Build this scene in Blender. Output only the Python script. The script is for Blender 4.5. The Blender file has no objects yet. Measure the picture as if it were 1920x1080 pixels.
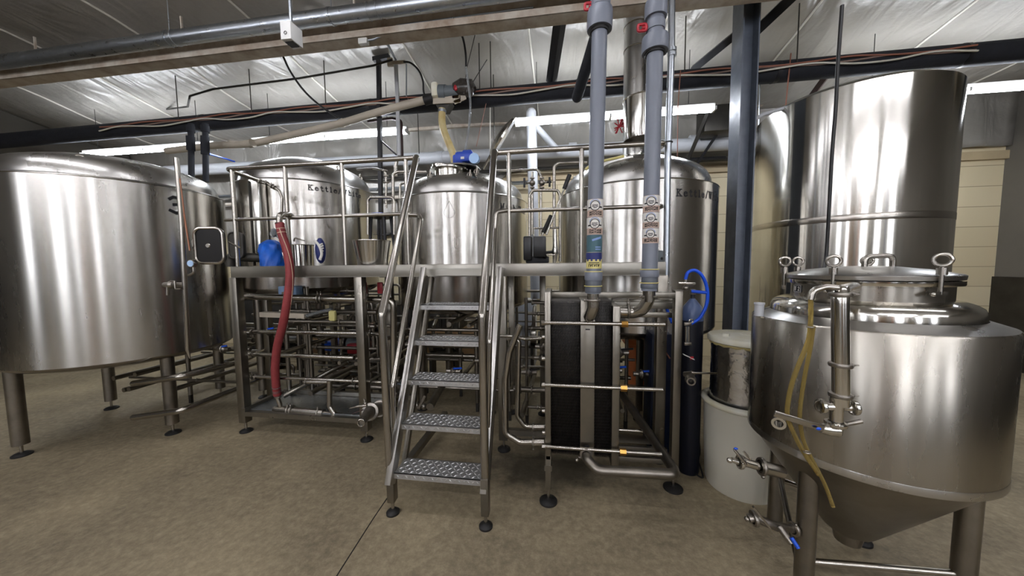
import bpy, bmesh, math, random
from math import sin, cos, tan, pi, radians, sqrt, atan2, hypot
from mathutils import Vector, Matrix
random.seed(7)
scene = bpy.context.scene
COL = scene.collection

# ------------------------------------------------------------------ camera
F_PX, EYE = 620.0, 1.6
_p, _y, _r = radians(-4), radians(8.3), radians(0.6)
FW = Vector((-sin(_y)*cos(_p), cos(_y)*cos(_p), sin(_p)))
_R = Vector((cos(_y), sin(_y), 0)); _U = _R.cross(FW)
RT = _R*cos(_r) - _U*sin(_r); UP = _U*cos(_r) + _R*sin(_r)
cam_d = bpy.data.cameras.new('camera'); cam = bpy.data.objects.new('camera', cam_d); COL.objects.link(cam)
cam_d.sensor_width = 36; cam_d.lens = F_PX/1920*36; cam_d.clip_start = 0.05; cam_d.clip_end = 100
cam.matrix_world = Matrix(((RT.x, UP.x, -FW.x, 0), (RT.y, UP.y, -FW.y, 0), (RT.z, UP.z, -FW.z, EYE), (0, 0, 0, 1)))
scene.camera = cam

# ------------------------------------------------------------------ world, view
w = bpy.data.worlds.new('world'); scene.world = w; w.use_nodes = True
w.node_tree.nodes['Background'].inputs[0].default_value = (0.9, 0.95, 1, 1)
w.node_tree.nodes['Background'].inputs[1].default_value = 0.02
vs = scene.view_settings
vs.view_transform = 'Standard'; vs.look = 'None'; vs.gamma = 1; vs.use_curve_mapping = False
vs.exposure = 0.2
TUBE_POWER = 52.0        # emission of the fluorescent tubes over the tanks
FILL_POWER = 22.0  # emission of the added tubes above the foreground
ROOM_POWER = 38.0        # tubes behind the photographer
PANEL_POWER = 6.5          # unseen glowing panels added to the front wall for reflections
scene.cycles.use_denoising = True
scene.cycles.max_bounces = 10; scene.cycles.glossy_bounces = 6; scene.cycles.diffuse_bounces = 5
scene.cycles.sample_clamp_indirect = 6.0
scene.cycles.caustics_reflective = False; scene.cycles.caustics_refractive = False

# ------------------------------------------------------------------ where a ray through the picture meets a plane of the room
def at(px, py, X=None, Y=None, Z=None):
    d = FW*F_PX + RT*(px-960) - UP*(py-540)
    t = X/d.x if X is not None else (Y/d.y if Y is not None else (Z-EYE)/d.z)
    return Vector((0, 0, EYE)) + d*t
def ats(pts, Y): return [at(p[0], p[1], Y=(p[2] if len(p) > 2 else Y)) for p in pts]

# ------------------------------------------------------------------ materials
def lin(h):
    h = h.lstrip('#'); c = [int(h[i:i+2], 16)/255 for i in (0, 2, 4)]
    return tuple(((v/12.92) if v <= .04045 else ((v+.055)/1.055)**2.4) for v in c) + (1,)
MATS = {}
def mat(name, color, rough=.5, metal=0., var=0., vscale=4., rvar=0., bump=0., bscale=40., stretch=(1, 1, 1), aniso=0., coat=0., trans=0., alpha=1., emit=None, color2=None, ior=1.45, spec=None, sss=0.):
    m = bpy.data.materials.new(name); m.use_nodes = True; MATS[name] = m
    nt = m.node_tree; N = nt.nodes; L = nt.links; b = N['Principled BSDF']
    c = lin(color); b.inputs['Base Color'].default_value = c
    b.inputs['Roughness'].default_value = rough; b.inputs['Metallic'].default_value = metal; b.inputs['IOR'].default_value = ior
    b.inputs['Coat Weight'].default_value = coat; b.inputs['Transmission Weight'].default_value = trans; b.inputs['Alpha'].default_value = alpha
    if spec is not None: b.inputs['Specular IOR Level'].default_value = spec
    if sss: b.inputs['Subsurface Weight'].default_value = sss; b.inputs['Subsurface Radius'].default_value = (.05, .05, .05)
    tc = N.new('ShaderNodeTexCoord'); mp = N.new('ShaderNodeMapping'); mp.inputs['Scale'].default_value = stretch
    L.new(tc.outputs['Object'], mp.inputs['Vector'])
    if var or rvar:
        n = N.new('ShaderNodeTexNoise'); n.inputs['Scale'].default_value = vscale; n.inputs['Detail'].default_value = 6; n.inputs['Roughness'].default_value = .6
        L.new(mp.outputs[0], n.inputs['Vector'])
        if var:
            mx = N.new('ShaderNodeMix'); mx.data_type = 'RGBA'
            c2 = lin(color2) if color2 else tuple(v*(1-var) for v in c[:3])+(1,)
            cr = N.new('ShaderNodeMapRange'); cr.inputs[1].default_value = .35; cr.inputs[2].default_value = .68
            L.new(n.outputs['Fac'], cr.inputs[0]); L.new(cr.outputs[0], mx.inputs['Factor'])
            mx.inputs['A'].default_value = c; mx.inputs['B'].default_value = c2; L.new(mx.outputs['Result'], b.inputs['Base Color'])
        if rvar:
            r = N.new('ShaderNodeMapRange'); r.inputs[1].default_value = .3; r.inputs[2].default_value = .7
            r.inputs[3].default_value = max(.02, rough-rvar); r.inputs[4].default_value = rough+rvar
            L.new(n.outputs['Fac'], r.inputs[0]); L.new(r.outputs[0], b.inputs['Roughness'])
    if bump:
        n2 = N.new('ShaderNodeTexNoise'); n2.inputs['Scale'].default_value = bscale; n2.inputs['Detail'].default_value = 4
        L.new(mp.outputs[0], n2.inputs['Vector'])
        bp = N.new('ShaderNodeBump'); bp.inputs['Strength'].default_value = bump; bp.inputs['Distance'].default_value = .01
        L.new(n2.outputs['Fac'], bp.inputs['Height']); L.new(bp.outputs[0], b.inputs['Normal'])
    if aniso:
        b.inputs['Anisotropic'].default_value = aniso
        t = N.new('ShaderNodeTangent'); t.direction_type = 'RADIAL'; t.axis = 'Z'; L.new(t.outputs[0], b.inputs['Tangent']); b.inputs['Anisotropic Rotation'].default_value = .25
    if emit:
        b.inputs['Emission Color'].default_value = lin(emit[0]); b.inputs['Emission Strength'].default_value = emit[1]
    return m
mat('tank_steel', '#c4c1ba', .26, 1, var=.10, vscale=3, rvar=.03, stretch=(1.5, 1.5, .25), aniso=.85, bump=.03, bscale=2.5)
mat('mirror_steel', '#cecbc3', .15, 1, var=.08, vscale=2, rvar=.02, stretch=(1.5, 1.5, .2), aniso=.8, bump=.03, bscale=2.0)
mat('brushed_steel', '#a5a096', .27, 1, var=.12, vscale=4, rvar=.03, stretch=(1.5, 1.5, .3), aniso=.6, bump=.02, bscale=3)
mat('dull_steel', '#a8a29a', .2, 1, var=.25, vscale=3, stretch=(1.5, 1.5, .3))  # darker than the shell steel: under-deck shade put into the lower shells
mat('dome_steel', '#bdbbb6', .30, 1, var=.12, vscale=4, rvar=.06, aniso=.5, bump=.03, bscale=8)
mat('tube_steel', '#a9a49b', .24, 1, var=.1, vscale=3)
mat('old_steel', '#8f897f', .36, 1, var=.3, vscale=5)
mat('beam_steel', '#98948b', .40, 1, var=.15, vscale=5, rvar=.08, bump=.03, bscale=60, stretch=(.3, 1, 1))
mat('frame_steel', '#908b81', .34, 1, var=.2, vscale=4, rvar=.08)
mat('bright_steel', '#bdbab4', .36, 1, var=.12, vscale=6)
mat('cast_steel', '#9b958c', .38, 1, var=.3, vscale=20, bump=.1, bscale=90)
mat('tread_steel', '#c3c3c2', .42, .85, var=.15, vscale=12)
mat('galvanized', '#b4bac0', .34, 1, var=.15, vscale=14, rvar=.1)
mat('door_dark', '#201e1c', .35, .6, var=.3)
mat('steel_dark', '#4c4a46', .5, .9, var=.3)
mat('grey_plastic', '#767b86', .38, 0, var=.06, vscale=3)
mat('dark_grey_plastic', '#5e636b', .4)
mat('black_rubber', '#1b1a19', .55, 0, var=.2, vscale=20)
mat('wrap_plastic', '#4a4540', .2, var=.6, vscale=25, bump=.5, bscale=30)
mat('black_plastic', '#141414', .35)
mat('black_foam', '#22242a', .8, 0, var=.3, vscale=8, bump=.3, bscale=30)
mat('black_paint', '#17171a', .45)
mat('rust_paint', '#3a2320', .6, var=.3)
mat('red_rubber', '#8e3a3c', .55, 0, var=.25, vscale=10, bump=.2, bscale=40)
mat('cream_stripe', '#cbb69a', .6)
mat('red_plastic', '#a5202c', .4)
mat('blue_plastic', '#1550c8', .35)
mat('blue_bag', '#1a68d8', .35, var=.3, vscale=7, bump=.6, bscale=14)
mat('blue_motor', '#2447b0', .45, var=.15, vscale=10)
mat('blue_hose', '#0f4ed0', .4)
mat('light_blue', '#9fc0e6', .4)
mat('navy_panel', '#0e1a33', .5, var=.3)
mat('white_plastic', '#d6d2c2', .45, 0, var=.05, vscale=3)
mat('white_lid', '#f0eee0', .4, 0, var=.12, vscale=5, color2='#ddd6b4')
mat('white_pipe', '#bcbec1', .4, var=.06)
mat('cream_pipe', '#c2b8a6', .45, var=.15, vscale=5)
mat('white_cord', '#d8d4c8', .5)
mat('black_cord', '#1e1e1e', .5)
mat('orange_wire', '#94614f', .5)
mat('copper_pipe', '#8a5f4a', .35, .8)
mat('pink_wire', '#8f7a70', .5)
mat('label_white', '#dedbd4', .5)
mat('label_peach', '#cdb3a2', .5)
mat('label_blue', '#7d98c8', .5)
mat('label_teal', '#3f6068', .5)
mat('label_navy', '#262f66', .5)
mat('label_yellow', '#d8cc84', .5)
mat('ink', '#141316', .5)
mat('brass', '#b98d4a', .3, 1)
mat('tan_paint', '#d2cabc', .5, 0, var=.12, vscale=6, color2='#a5917d')
mat('front_paint', '#b9b6ae', .6)
mat('dim_paint', '#6a665e', .7, 0, var=.2, vscale=1)
mat('column_paint', '#5b626d', .42, 0, var=.2, vscale=9, rvar=.1, bump=.1, bscale=70)
mat('foil_wrap', '#cfcfcf', .2, 1, var=.15, vscale=5, bump=1.0, bscale=9)
mat('dirty_foam', '#c9b982', .8)
mat('clear_hose', '#c2a962', .12, 0, trans=.7, ior=1.25)
mat('yellow_hose', '#c9ae6c', .35, var=.5, vscale=8, color2='#dccf9c', trans=.15)
mat('clear_plastic', '#dde3e6', .15, trans=.8, ior=1.3)
mat('glass', '#e8eef0', .05, trans=.9)
mat('gauge_face', '#a9c8e8', .4)
mat('wood_crate', '#8a6a48', .6, var=.3)
mat('board_trim', '#b8a684', .6, var=.15)
mat('cardboard', '#94744e', .8, var=.2)
mat('yellow_paper', '#d8cf8a', .6)
mat('grey_motor', '#6c7478', .45, var=.1)
mat('orange_paint', '#c8703c', .5)
mat('tube_light', '#ffffff', .5, emit=('#eef4ff', TUBE_POWER))
mat('room_light', '#ffffff', .5, emit=('#f6f6ff', ROOM_POWER))
mat('front_light', '#ffffff', .5, emit=('#f6f6ff', FILL_POWER))
mat('daylight', '#ffffff', .5, emit=('#f2f5ff', PANEL_POWER))
mat('white_enamel', '#dcdcd8', .4)

def m_concrete():
    m = bpy.data.materials.new('concrete_floor'); m.use_nodes = True; MATS['concrete'] = m
    nt = m.node_tree; N = nt.nodes; L = nt.links; b = N['Principled BSDF']
    tc = N.new('ShaderNodeTexCoord')
    def noise(s, d=6, r=.6):
        n = N.new('ShaderNodeTexNoise'); n.inputs['Scale'].default_value = s; n.inputs['Detail'].default_value = d; n.inputs['Roughness'].default_value = r
        L.new(tc.outputs['Object'], n.inputs['Vector']); return n.outputs['Fac']
    def ramp(f, stops):
        r = N.new('ShaderNodeValToRGB'); L.new(f, r.inputs[0]); e = r.color_ramp.elements
        e[0].position, e[0].color = stops[0][0], lin(stops[0][1]); e[1].position, e[1].color = stops[-1][0], lin(stops[-1][1])
        for p, c in stops[1:-1]: x = e.new(p); x.color = lin(c)
        return r.outputs[0]
    big = ramp(noise(1.3), [(.32, '#665b47'), (.5, '#8a7d63'), (.68, '#a8997a')])
    fine = ramp(noise(22, 8, .7), [(.35, '#5f5645'), (.5, '#8b7f68'), (.68, '#b9ab8e')])
    mx = N.new('ShaderNodeMix'); mx.data_type = 'RGBA'; mx.inputs['Factor'].default_value = .42
    L.new(big, mx.inputs['A']); L.new(fine, mx.inputs['B'])
    # damp patch beside the heat exchanger
    sp = N.new('ShaderNodeVectorMath'); sp.operation = 'SUBTRACT'; L.new(tc.outputs['Object'], sp.inputs[0]); sp.inputs[1].default_value = (-.12, 2.5, 0)
    sc = N.new('ShaderNodeVectorMath'); sc.operation = 'MULTIPLY'; L.new(sp.outputs[0], sc.inputs[0]); sc.inputs[1].default_value = (1.5, 3.0, 0)
    ln = N.new('ShaderNodeVectorMath'); ln.operation = 'LENGTH'; L.new(sc.outputs[0], ln.inputs[0])
    ad = N.new('ShaderNodeMath'); ad.operation = 'ADD'; L.new(ln.outputs['Value'], ad.inputs[0]); L.new(noise(4), ad.inputs[1])
    mr = N.new('ShaderNodeMapRange'); mr.inputs[1].default_value = .95; mr.inputs[2].default_value = 1.35; mr.inputs[3].default_value = .75; mr.inputs[4].default_value = 0
    L.new(ad.outputs[0], mr.inputs[0])
    m2 = N.new('ShaderNodeMix'); m2.data_type = 'RGBA'; L.new(mr.outputs[0], m2.inputs['Factor']); L.new(mx.outputs['Result'], m2.inputs['A']); m2.inputs['B'].default_value = lin('#1c1a16')
    L.new(m2.outputs['Result'], b.inputs['Base Color'])
    rr = N.new('ShaderNodeMapRange'); rr.inputs[3].default_value = .42; rr.inputs[4].default_value = .68; L.new(noise(2.2), rr.inputs[0]); L.new(rr.outputs[0], b.inputs['Roughness'])
    bp = N.new('ShaderNodeBump'); bp.inputs['Strength'].default_value = .4; bp.inputs['Distance'].default_value = .006; L.new(noise(60, 6, .7), bp.inputs['Height']); L.new(bp.outputs[0], b.inputs['Normal'])
m_concrete()
def m_liner():
    m = bpy.data.materials.new('roof_liner'); m.use_nodes = True; MATS['liner'] = m
    nt = m.node_tree; N = nt.nodes; L = nt.links; b = N['Principled BSDF']
    b.inputs['Base Color'].default_value = lin('#96928a'); b.inputs['Roughness'].default_value = .30; b.inputs['Metallic'].default_value = .15
    tc = N.new('ShaderNodeTexCoord')
    n = N.new('ShaderNodeTexNoise'); n.inputs['Scale'].default_value = 1.6; n.inputs['Detail'].default_value = 5; L.new(tc.outputs['Object'], n.inputs['Vector'])
    mp = N.new('ShaderNodeMapping'); mp.inputs['Scale'].default_value = (2.2, .8, 1); L.new(tc.outputs['Object'], mp.inputs['Vector'])
    n2 = N.new('ShaderNodeTexNoise'); n2.inputs['Scale'].default_value = 1.5; n2.inputs['Distortion'].default_value = 1.2; L.new(mp.outputs[0], n2.inputs['Vector'])
    v = N.new('ShaderNodeTexVoronoi'); v.inputs['Scale'].default_value = 55; L.new(tc.outputs['Object'], v.inputs['Vector'])
    a = N.new('ShaderNodeMath'); a.operation = 'ADD'; L.new(n.outputs['Fac'], a.inputs[0]); L.new(n2.outputs['Fac'], a.inputs[1])
    bp = N.new('ShaderNodeBump'); bp.inputs['Strength'].default_value = .35; bp.inputs['Distance'].default_value = .10; L.new(a.outputs[0], bp.inputs['Height'])
    b2 = N.new('ShaderNodeBump'); b2.inputs['Strength'].default_value = .12; b2.inputs['Distance'].default_value = .004; L.new(v.outputs['Distance'], b2.inputs['Height']); L.new(bp.outputs[0], b2.inputs['Normal'])
    L.new(b2.outputs[0], b.inputs['Normal'])
m_liner()
def m_boards():
    m = bpy.data.materials.new('cream_boards'); m.use_nodes = True; MATS['boards'] = m
    nt = m.node_tree; N = nt.nodes; L = nt.links; b = N['Principled BSDF']; b.inputs['Roughness'].default_value = .6
    tc = N.new('ShaderNodeTexCoord'); mp = N.new('ShaderNodeMapping'); mp.inputs['Rotation'].default_value = (pi/2, 0, 0); L.new(tc.outputs['Object'], mp.inputs['Vector'])
    br = N.new('ShaderNodeTexBrick'); br.inputs['Scale'].default_value = 1; br.inputs['Brick Width'].default_value = 2.4; br.inputs['Row Height'].default_value = .3; br.inputs['Mortar Size'].default_value = .006
    br.inputs['Color1'].default_value = lin('#d9cba8'); br.inputs['Color2'].default_value = lin('#d0c19d'); br.inputs['Mortar'].default_value = lin('#a89878')
    L.new(mp.outputs[0], br.inputs['Vector']); L.new(br.outputs['Color'], b.inputs['Base Color'])
m_boards()

# ------------------------------------------------------------------ mesh building
def frame_of(d):
    d = d.normalized(); a = Vector((0, 0, 1)) if abs(d.z) < .9 else Vector((1, 0, 0))
    u = d.cross(a).normalized(); return u, u.cross(d).normalized()
def fillet(pts, rad, n=5):
    pts = [Vector(p) for p in pts]
    if rad <= 0 or len(pts) < 3: return pts
    out = [pts[0]]
    for i in range(1, len(pts)-1):
        a, b, c = pts[i-1], pts[i], pts[i+1]; u, v = (a-b), (c-b); lu, lv = u.length, v.length
        if lu < 1e-6 or lv < 1e-6: continue
        ang = u.angle(v)
        if ang > pi-.06: out.append(b); continue
        r = min(rad/max(tan(ang/2), .05), lu*.48, lv*.48)
        p0, p1 = b+u/lu*r, b+v/lv*r
        for k in range(n+1):
            t = k/n; out.append(p0*(1-t)**2 + b*2*t*(1-t) + p1*t*t)
    out.append(pts[-1]); return out
def curve(pts, n=6):
    pts = [Vector(p) for p in pts]; P = [pts[0]*2-pts[1]] + pts + [pts[-1]*2-pts[-2]]; out = []
    for i in range(1, len(P)-2):
        for k in range(n):
            t = k/n; a, b, c, d = P[i-1:i+3]
            out.append(.5*((2*b)+(c-a)*t+(2*a-5*b+4*c-d)*t*t+(3*b-a-3*c+d)*t**3))
    out.append(pts[-1]); return out
class B:
    def __init__(s): s.bm = bmesh.new()
    def face(s, vs):
        try: return s.bm.faces.new(vs)
        except ValueError: return None
    def box(s, c, size, rz=0, mtx=None, bev=0):
        M = mtx or (Matrix.Translation(Vector(c)) @ Matrix.Rotation(rz, 4, 'Z'))
        if mtx is None or True:
            M = M @ Matrix.Diagonal((size[0], size[1], size[2], 1))
        r = bmesh.ops.create_cube(s.bm, size=1, matrix=M)
        if bev:
            es = list({e for v in r['verts'] for e in v.link_edges})
            bmesh.ops.bevel(s.bm, geom=es, offset=bev, segments=2, affect='EDGES', profile=.5)
        return s
    def bb(s, x0, x1, y0, y1, z0, z1, bev=0): return s.box(((x0+x1)/2, (y0+y1)/2, (z0+z1)/2), (abs(x1-x0), abs(y1-y0), abs(z1-z0)), bev=bev)
    def bar(s, p0, p1, w, h=None, up=None, bev=0):
        p0, p1 = Vector(p0), Vector(p1); h = h or w; d = (p1-p0); L = d.length; d = d/L
        up = Vector(up) if up else (Vector((0, 0, 1)) if abs(d.z) < .95 else Vector((0, 1, 0)))
        x = up.cross(d).normalized(); y = d.cross(x).normalized(); c = (p0+p1)/2
        M = Matrix(((x.x, y.x, d.x, c.x), (x.y, y.y, d.y, c.y), (x.z, y.z, d.z, c.z), (0, 0, 0, 1)))
        return s.box((0, 0, 0), (w, h, L), mtx=M, bev=bev)
    def tube(s, pts, r, seg=12, fil=0, cap=True, closed=False, n=5, scale=None):
        pts = fillet(pts, fil, n) if fil else [Vector(p) for p in pts]
        q = [pts[0]]
        for p in pts[1:]:
            if (p-q[-1]).length > 1e-5: q.append(p)
        pts = q; N = len(pts); rings = []; u = None
        for i in range(N):
            if closed: d = pts[(i+1) % N]-pts[i-1]
            else: d = (pts[min(i+1, N-1)]-pts[max(i-1, 0)])
            d.normalize()
            if u is None: u, v = frame_of(d)
            else:
                u = (u - d*u.dot(d)).normalized()
            v = d.cross(u)
            rr = r[i*(len(r)-1)//max(N-1, 1)] if isinstance(r, (list, tuple)) else r
            if isinstance(r, (list, tuple)) and len(r) == N: rr = r[i]
            # widen mitred corners
            k = 1
            if 0 < i < N-1 and not closed:
                a = (pts[i]-pts[i-1]).angle(pts[i+1]-pts[i], 0); k = 1/max(cos(a/2), .6)
            rings.append([s.bm.verts.new(pts[i] + (u*cos(2*pi*j/seg)+v*sin(2*pi*j/seg))*rr*(k if k < 1.25 else 1)) for j in range(seg)])
        for i in range(N if closed else N-1):
            a, b = rings[i], rings[(i+1) % N]
            for j in range(seg): s.face((a[j], a[(j+1) % seg], b[(j+1) % seg], b[j]))
        if cap and not closed: s.face(rings[0][::-1]); s.face(rings[-1])
        return s
    def cyl(s, p0, p1, r, seg=16, r2=None): return s.tube([p0, p1], [r, r if r2 is None else r2], seg)
    def lathe(s, prof, base=(0, 0, 0), axis=(0, 0, 1), seg=48, cap=False, a0=0, a1=2*pi):
        base = Vector(base); ax = Vector(axis).normalized()
        if abs(ax.z) > .99: u, v = Vector((1, 0, 0)), Vector((0, 1, 0)) * (1 if ax.z > 0 else -1)
        else: u, v = frame_of(ax); v = ax.cross(u)
        full = abs(a1-a0-2*pi) < 1e-6; n = seg if full else seg+1; rings = []
        for r, z in prof:
            if r < 1e-5: rings.append([s.bm.verts.new(base+ax*z)]); continue
            rings.append([s.bm.verts.new(base+ax*z+(u*cos(a0+(a1-a0)*j/seg)+v*sin(a0+(a1-a0)*j/seg))*r) for j in range(n)])
        for a, b in zip(rings, rings[1:]):
            for j in range(seg):
                k = (j+1) % n if full else j+1
                if len(a) == 1 and len(b) == 1: continue
                if len(a) == 1: s.face((a[0], b[k], b[j]))
                elif len(b) == 1: s.face((a[j], a[k], b[0]))
                else: s.face((a[j], a[k], b[k], b[j]))
        return s
    def ball(s, c, r, sc=(1, 1, 1), seg=14):
        bmesh.ops.create_uvsphere(s.bm, u_segments=seg, v_segments=seg//2+2, radius=r, matrix=Matrix.Translation(Vector(c)) @ Matrix.Diagonal((sc[0], sc[1], sc[2], 1))); return s
    def ring(s, c, R, r, axis=(0, 0, 1), seg=24, rs=8):
        u, v = frame_of(Vector(axis)); c = Vector(c)
        return s.tube([c+(u*cos(2*pi*i/seg)+v*sin(2*pi*i/seg))*R for i in range(seg)], r, rs, closed=True)
    def plate(s, poly, thick, axis):     # polygon extruded along a vector
        n = Vector(axis).normalized()*thick
        a = [s.bm.verts.new(Vector(p)) for p in poly]; b = [s.bm.verts.new(Vector(p)+n) for p in poly]; k = len(a)
        s.face(a[::-1]); s.face(b)
        for i in range(k): s.face((a[i], a[(i+1) % k], b[(i+1) % k], b[i]))
        return s
    def build(s, name, m, parent=None, smooth=True, loc=None):
        bm = s.bm; bmesh.ops.recalc_face_normals(bm, faces=bm.faces)
        org = Vector((0, 0, 0))
        if parent is not None: org = wloc(parent)
        elif loc is not None: org = Vector(loc)
        elif len(bm.verts):
            xs = [v.co for v in bm.verts]
            org = Vector(((min(c.x for c in xs)+max(c.x for c in xs))/2, (min(c.y for c in xs)+max(c.y for c in xs))/2, min(c.z for c in xs)))
        for v in bm.verts: v.co -= org
        if smooth:
            for f in bm.faces: f.smooth = True
            for e in bm.edges:
                if len(e.link_faces) == 2 and e.calc_face_angle(0) > radians(38): e.smooth = False
        me = bpy.data.meshes.new(name); bm.to_mesh(me); bm.free()
        me.materials.append(MATS[m] if isinstance(m, str) else m)
        o = bpy.data.objects.new(name, me); COL.objects.link(o)
        if parent is not None: o.parent = parent
        else: o.location = org
        return o
def wloc(o):
    v = Vector(o.location); p = o.parent
    while p: v += p.location; p = p.parent
    return v
def tag(o, label, cat, group=None):
    o['label'] = label; o['category'] = cat
    if group: o['group'] = group
    return o
def thing(name, label, cat, loc, group=None):
    o = bpy.data.objects.new(name, None); o.empty_display_size = .1; COL.objects.link(o); o.location = loc
    return tag(o, label, cat, group)
def struct(name, b, m, smooth=True):
    o = b.build(name, m, smooth=smooth); o['kind'] = 'structure'; return o
def copy_thing(o, loc, label=None, group=None):
    c = o.copy(); COL.objects.link(c); c.location = loc
    if label: c['label'] = label
    if group: c['group'] = group
    for ch in list(o.children):
        d = ch.copy(); COL.objects.link(d); d.parent = c
        for g in list(ch.children):
            e = g.copy(); COL.objects.link(e); e.parent = d
    return c

# ------------------------------------------------------------------ strokes for lettering
S = .14
GL = {
 'K': ([[(.2, 0), (.2, 1)], [(.2, .45), (.78, 1)], [(.38, .58), (.82, 0)], [(.05, 0), (.38, 0)], [(.05, 1), (.38, 1)], [(.62, 0), (.98, 0)], [(.6, 1), (.92, 1)]], 1.0),
 'M': ([[(.15, 0), (.15, 1)], [(.15, 1), (.5, .1)], [(.5, .1), (.85, 1)], [(.85, 0), (.85, 1)], [(0, 0), (.3, 0)], [(.7, 0), (1, 0)], [(0, 1), (.2, 1)], [(.8, 1), (1, 1)]], 1.1),
 'W': ([[(.12, 1), (.32, 0)], [(.32, 0), (.52, .9)], [(.52, .9), (.72, 0)], [(.72, 0), (.92, 1)], [(0, 1), (.26, 1)], [(.8, 1), (1.05, 1)], [(.4, 1), (.62, 1)]], 1.15),
 'T': ([[(.45, 0), (.45, 1)], [(.03, 1), (.87, 1)], [(.03, 1), (.03, .78)], [(.87, 1), (.87, .78)], [(.28, 0), (.62, 0)]], .95),
 'e': ([[(.08, .36), (.62, .36)], [(.62, .36), (.58, .56)], [(.58, .56), (.36, .66)], [(.36, .66), (.14, .56)], [(.14, .56), (.08, .36)], [(.08, .36), (.14, .1)], [(.14, .1), (.36, 0)], [(.36, 0), (.64, .12)]], .76),
 't': ([[(.25, .95), (.25, .12)], [(.25, .12), (.38, 0)], [(.38, 0), (.56, .08)], [(.06, .66), (.5, .66)]], .62),
 'l': ([[(.25, 0), (.25, 1)], [(.08, 0), (.42, 0)], [(.1, 1), (.25, 1)]], .5),
 'i': ([[(.25, 0), (.25, .64)], [(.08, 0), (.42, 0)], [(.1, .64), (.25, .64)], [(.25, .86), (.25, .96)]], .5),
 'h': ([[(.2, 0), (.2, 1)], [(.2, .5), (.42, .66)], [(.42, .66), (.62, .5)], [(.62, .5), (.62, 0)], [(.05, 0), (.35, 0)], [(.48, 0), (.78, 0)], [(.05, 1), (.2, 1)]], .84),
 'n': ([[(.2, 0), (.2, .64)], [(.2, .5), (.42, .66)], [(.42, .66), (.62, .5)], [(.62, .5), (.62, 0)], [(.05, 0), (.35, 0)], [(.48, 0), (.78, 0)], [(.05, .64), (.2, .64)]], .84),
 'u': ([[(.2, .64), (.2, .14)], [(.2, .14), (.36, 0)], [(.36, 0), (.6, .12)], [(.62, .64), (.62, 0)], [(.05, .64), (.2, .64)], [(.48, .64), (.62, .64)], [(.62, 0), (.78, 0)]], .84),
 'a': ([[(.12, .56), (.34, .66)], [(.34, .66), (.56, .54)], [(.56, .54), (.56, 0)], [(.56, .36), (.2, .32)], [(.2, .32), (.1, .16)], [(.1, .16), (.26, 0)], [(.26, 0), (.56, .14)], [(.56, 0), (.7, 0)]], .76),
 's': ([[(.58, .54), (.36, .66)], [(.36, .66), (.14, .54)], [(.14, .54), (.2, .38)], [(.2, .38), (.52, .28)], [(.52, .28), (.58, .12)], [(.58, .12), (.34, 0)], [(.34, 0), (.1, .1)]], .7),
 '/': ([[(.05, -.05), (.5, 1.05)]], .55),
 '3': ([[(.1, .85), (.3, 1)], [(.3, 1), (.6, .95)], [(.6, .95), (.72, .76)], [(.72, .76), (.55, .55)], [(.55, .55), (.3, .52)], [(.55, .53), (.78, .34)], [(.78, .34), (.72, .12)], [(.72, .12), (.4, 0)], [(.4, 0), (.08, .15)]], .9),
 '2': ([[(.1, .75), (.2, .95)], [(.2, .95), (.5, 1)], [(.5, 1), (.7, .8)], [(.7, .8), (.6, .5)], [(.6, .5), (.1, .03)], [(.1, .03), (.75, .03)]], .9),
 ' ': ([], .6)}
def strokes_cyl(b, segs, c, R, th0, z0, width, out=.0012, nsub=3):
    """flat strokes laid round a vertical cylinder; segs in metres (u along the surface, v up)"""
    for (u0, v0), (u1, v1) in segs:
        d = Vector((u1-u0, v1-v0)); L = d.length
        if L < 1e-6: continue
        d /= L; nrm = Vector((-d.y, d.x))*width/2; e = d*width*.35
        a = Vector((u0, v0))-e; q = Vector((u1, v1))+e; rows = []
        for k in range(nsub+1):
            p = a.lerp(q, k/nsub); row = []
            for sgn in (1, -1):
                x = p+nrm*sgn
                for o in (-.0004, out):
                    t = th0+x.x/R; row.append(b.bm.verts.new((c[0]+cos(t)*(R+o), c[1]+sin(t)*(R+o), z0+x.y)))
            rows.append(row)
        for r0, r1 in zip(rows, rows[1:]):
            for i, j in ((1, 3), (3, 2), (2, 0), (0, 1)): b.face((r0[i], r1[i], r1[j], r0[j]))
        b.face((rows[0][0], rows[0][1], rows[0][3], rows[0][2])); b.face((rows[-1][0], rows[-1][2], rows[-1][3], rows[-1][1]))
def text_segs(t, h, gap=.12, sx=1.0):
    x = 0; out = []
    for ch in t:
        segs, wd = GL[ch]
        for (a, b_), (c_, d) in segs: out.append((((x+a*.85)*h*sx, b_*h), ((x+c_*.85)*h*sx, d*h)))
        x += wd*.85+gap
    return out, x*h*sx

# ------------------------------------------------------------------ the room
ZC = 4.38
XL, XR, YB, YF = -9.0, 6.5, 6.0, -5.0
b = B(); b.bb(XL-.2, XR+.2, YF-.2, YB+.3, -.2, 0); fl = struct('floor', b, 'concrete', False)
# the object coordinates of the floor material start at the room's origin
for v in fl.data.vertices: v.co += fl.location
fl.location = (0, 0, 0)
b = B(); b.tube([at(732, 925, Z=0.0), at(700, 972, Z=0), at(640, 1066, Z=0), at(600, 1130, Z=0)], .0035, 6); struct('trim_1', b, 'ink')
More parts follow.
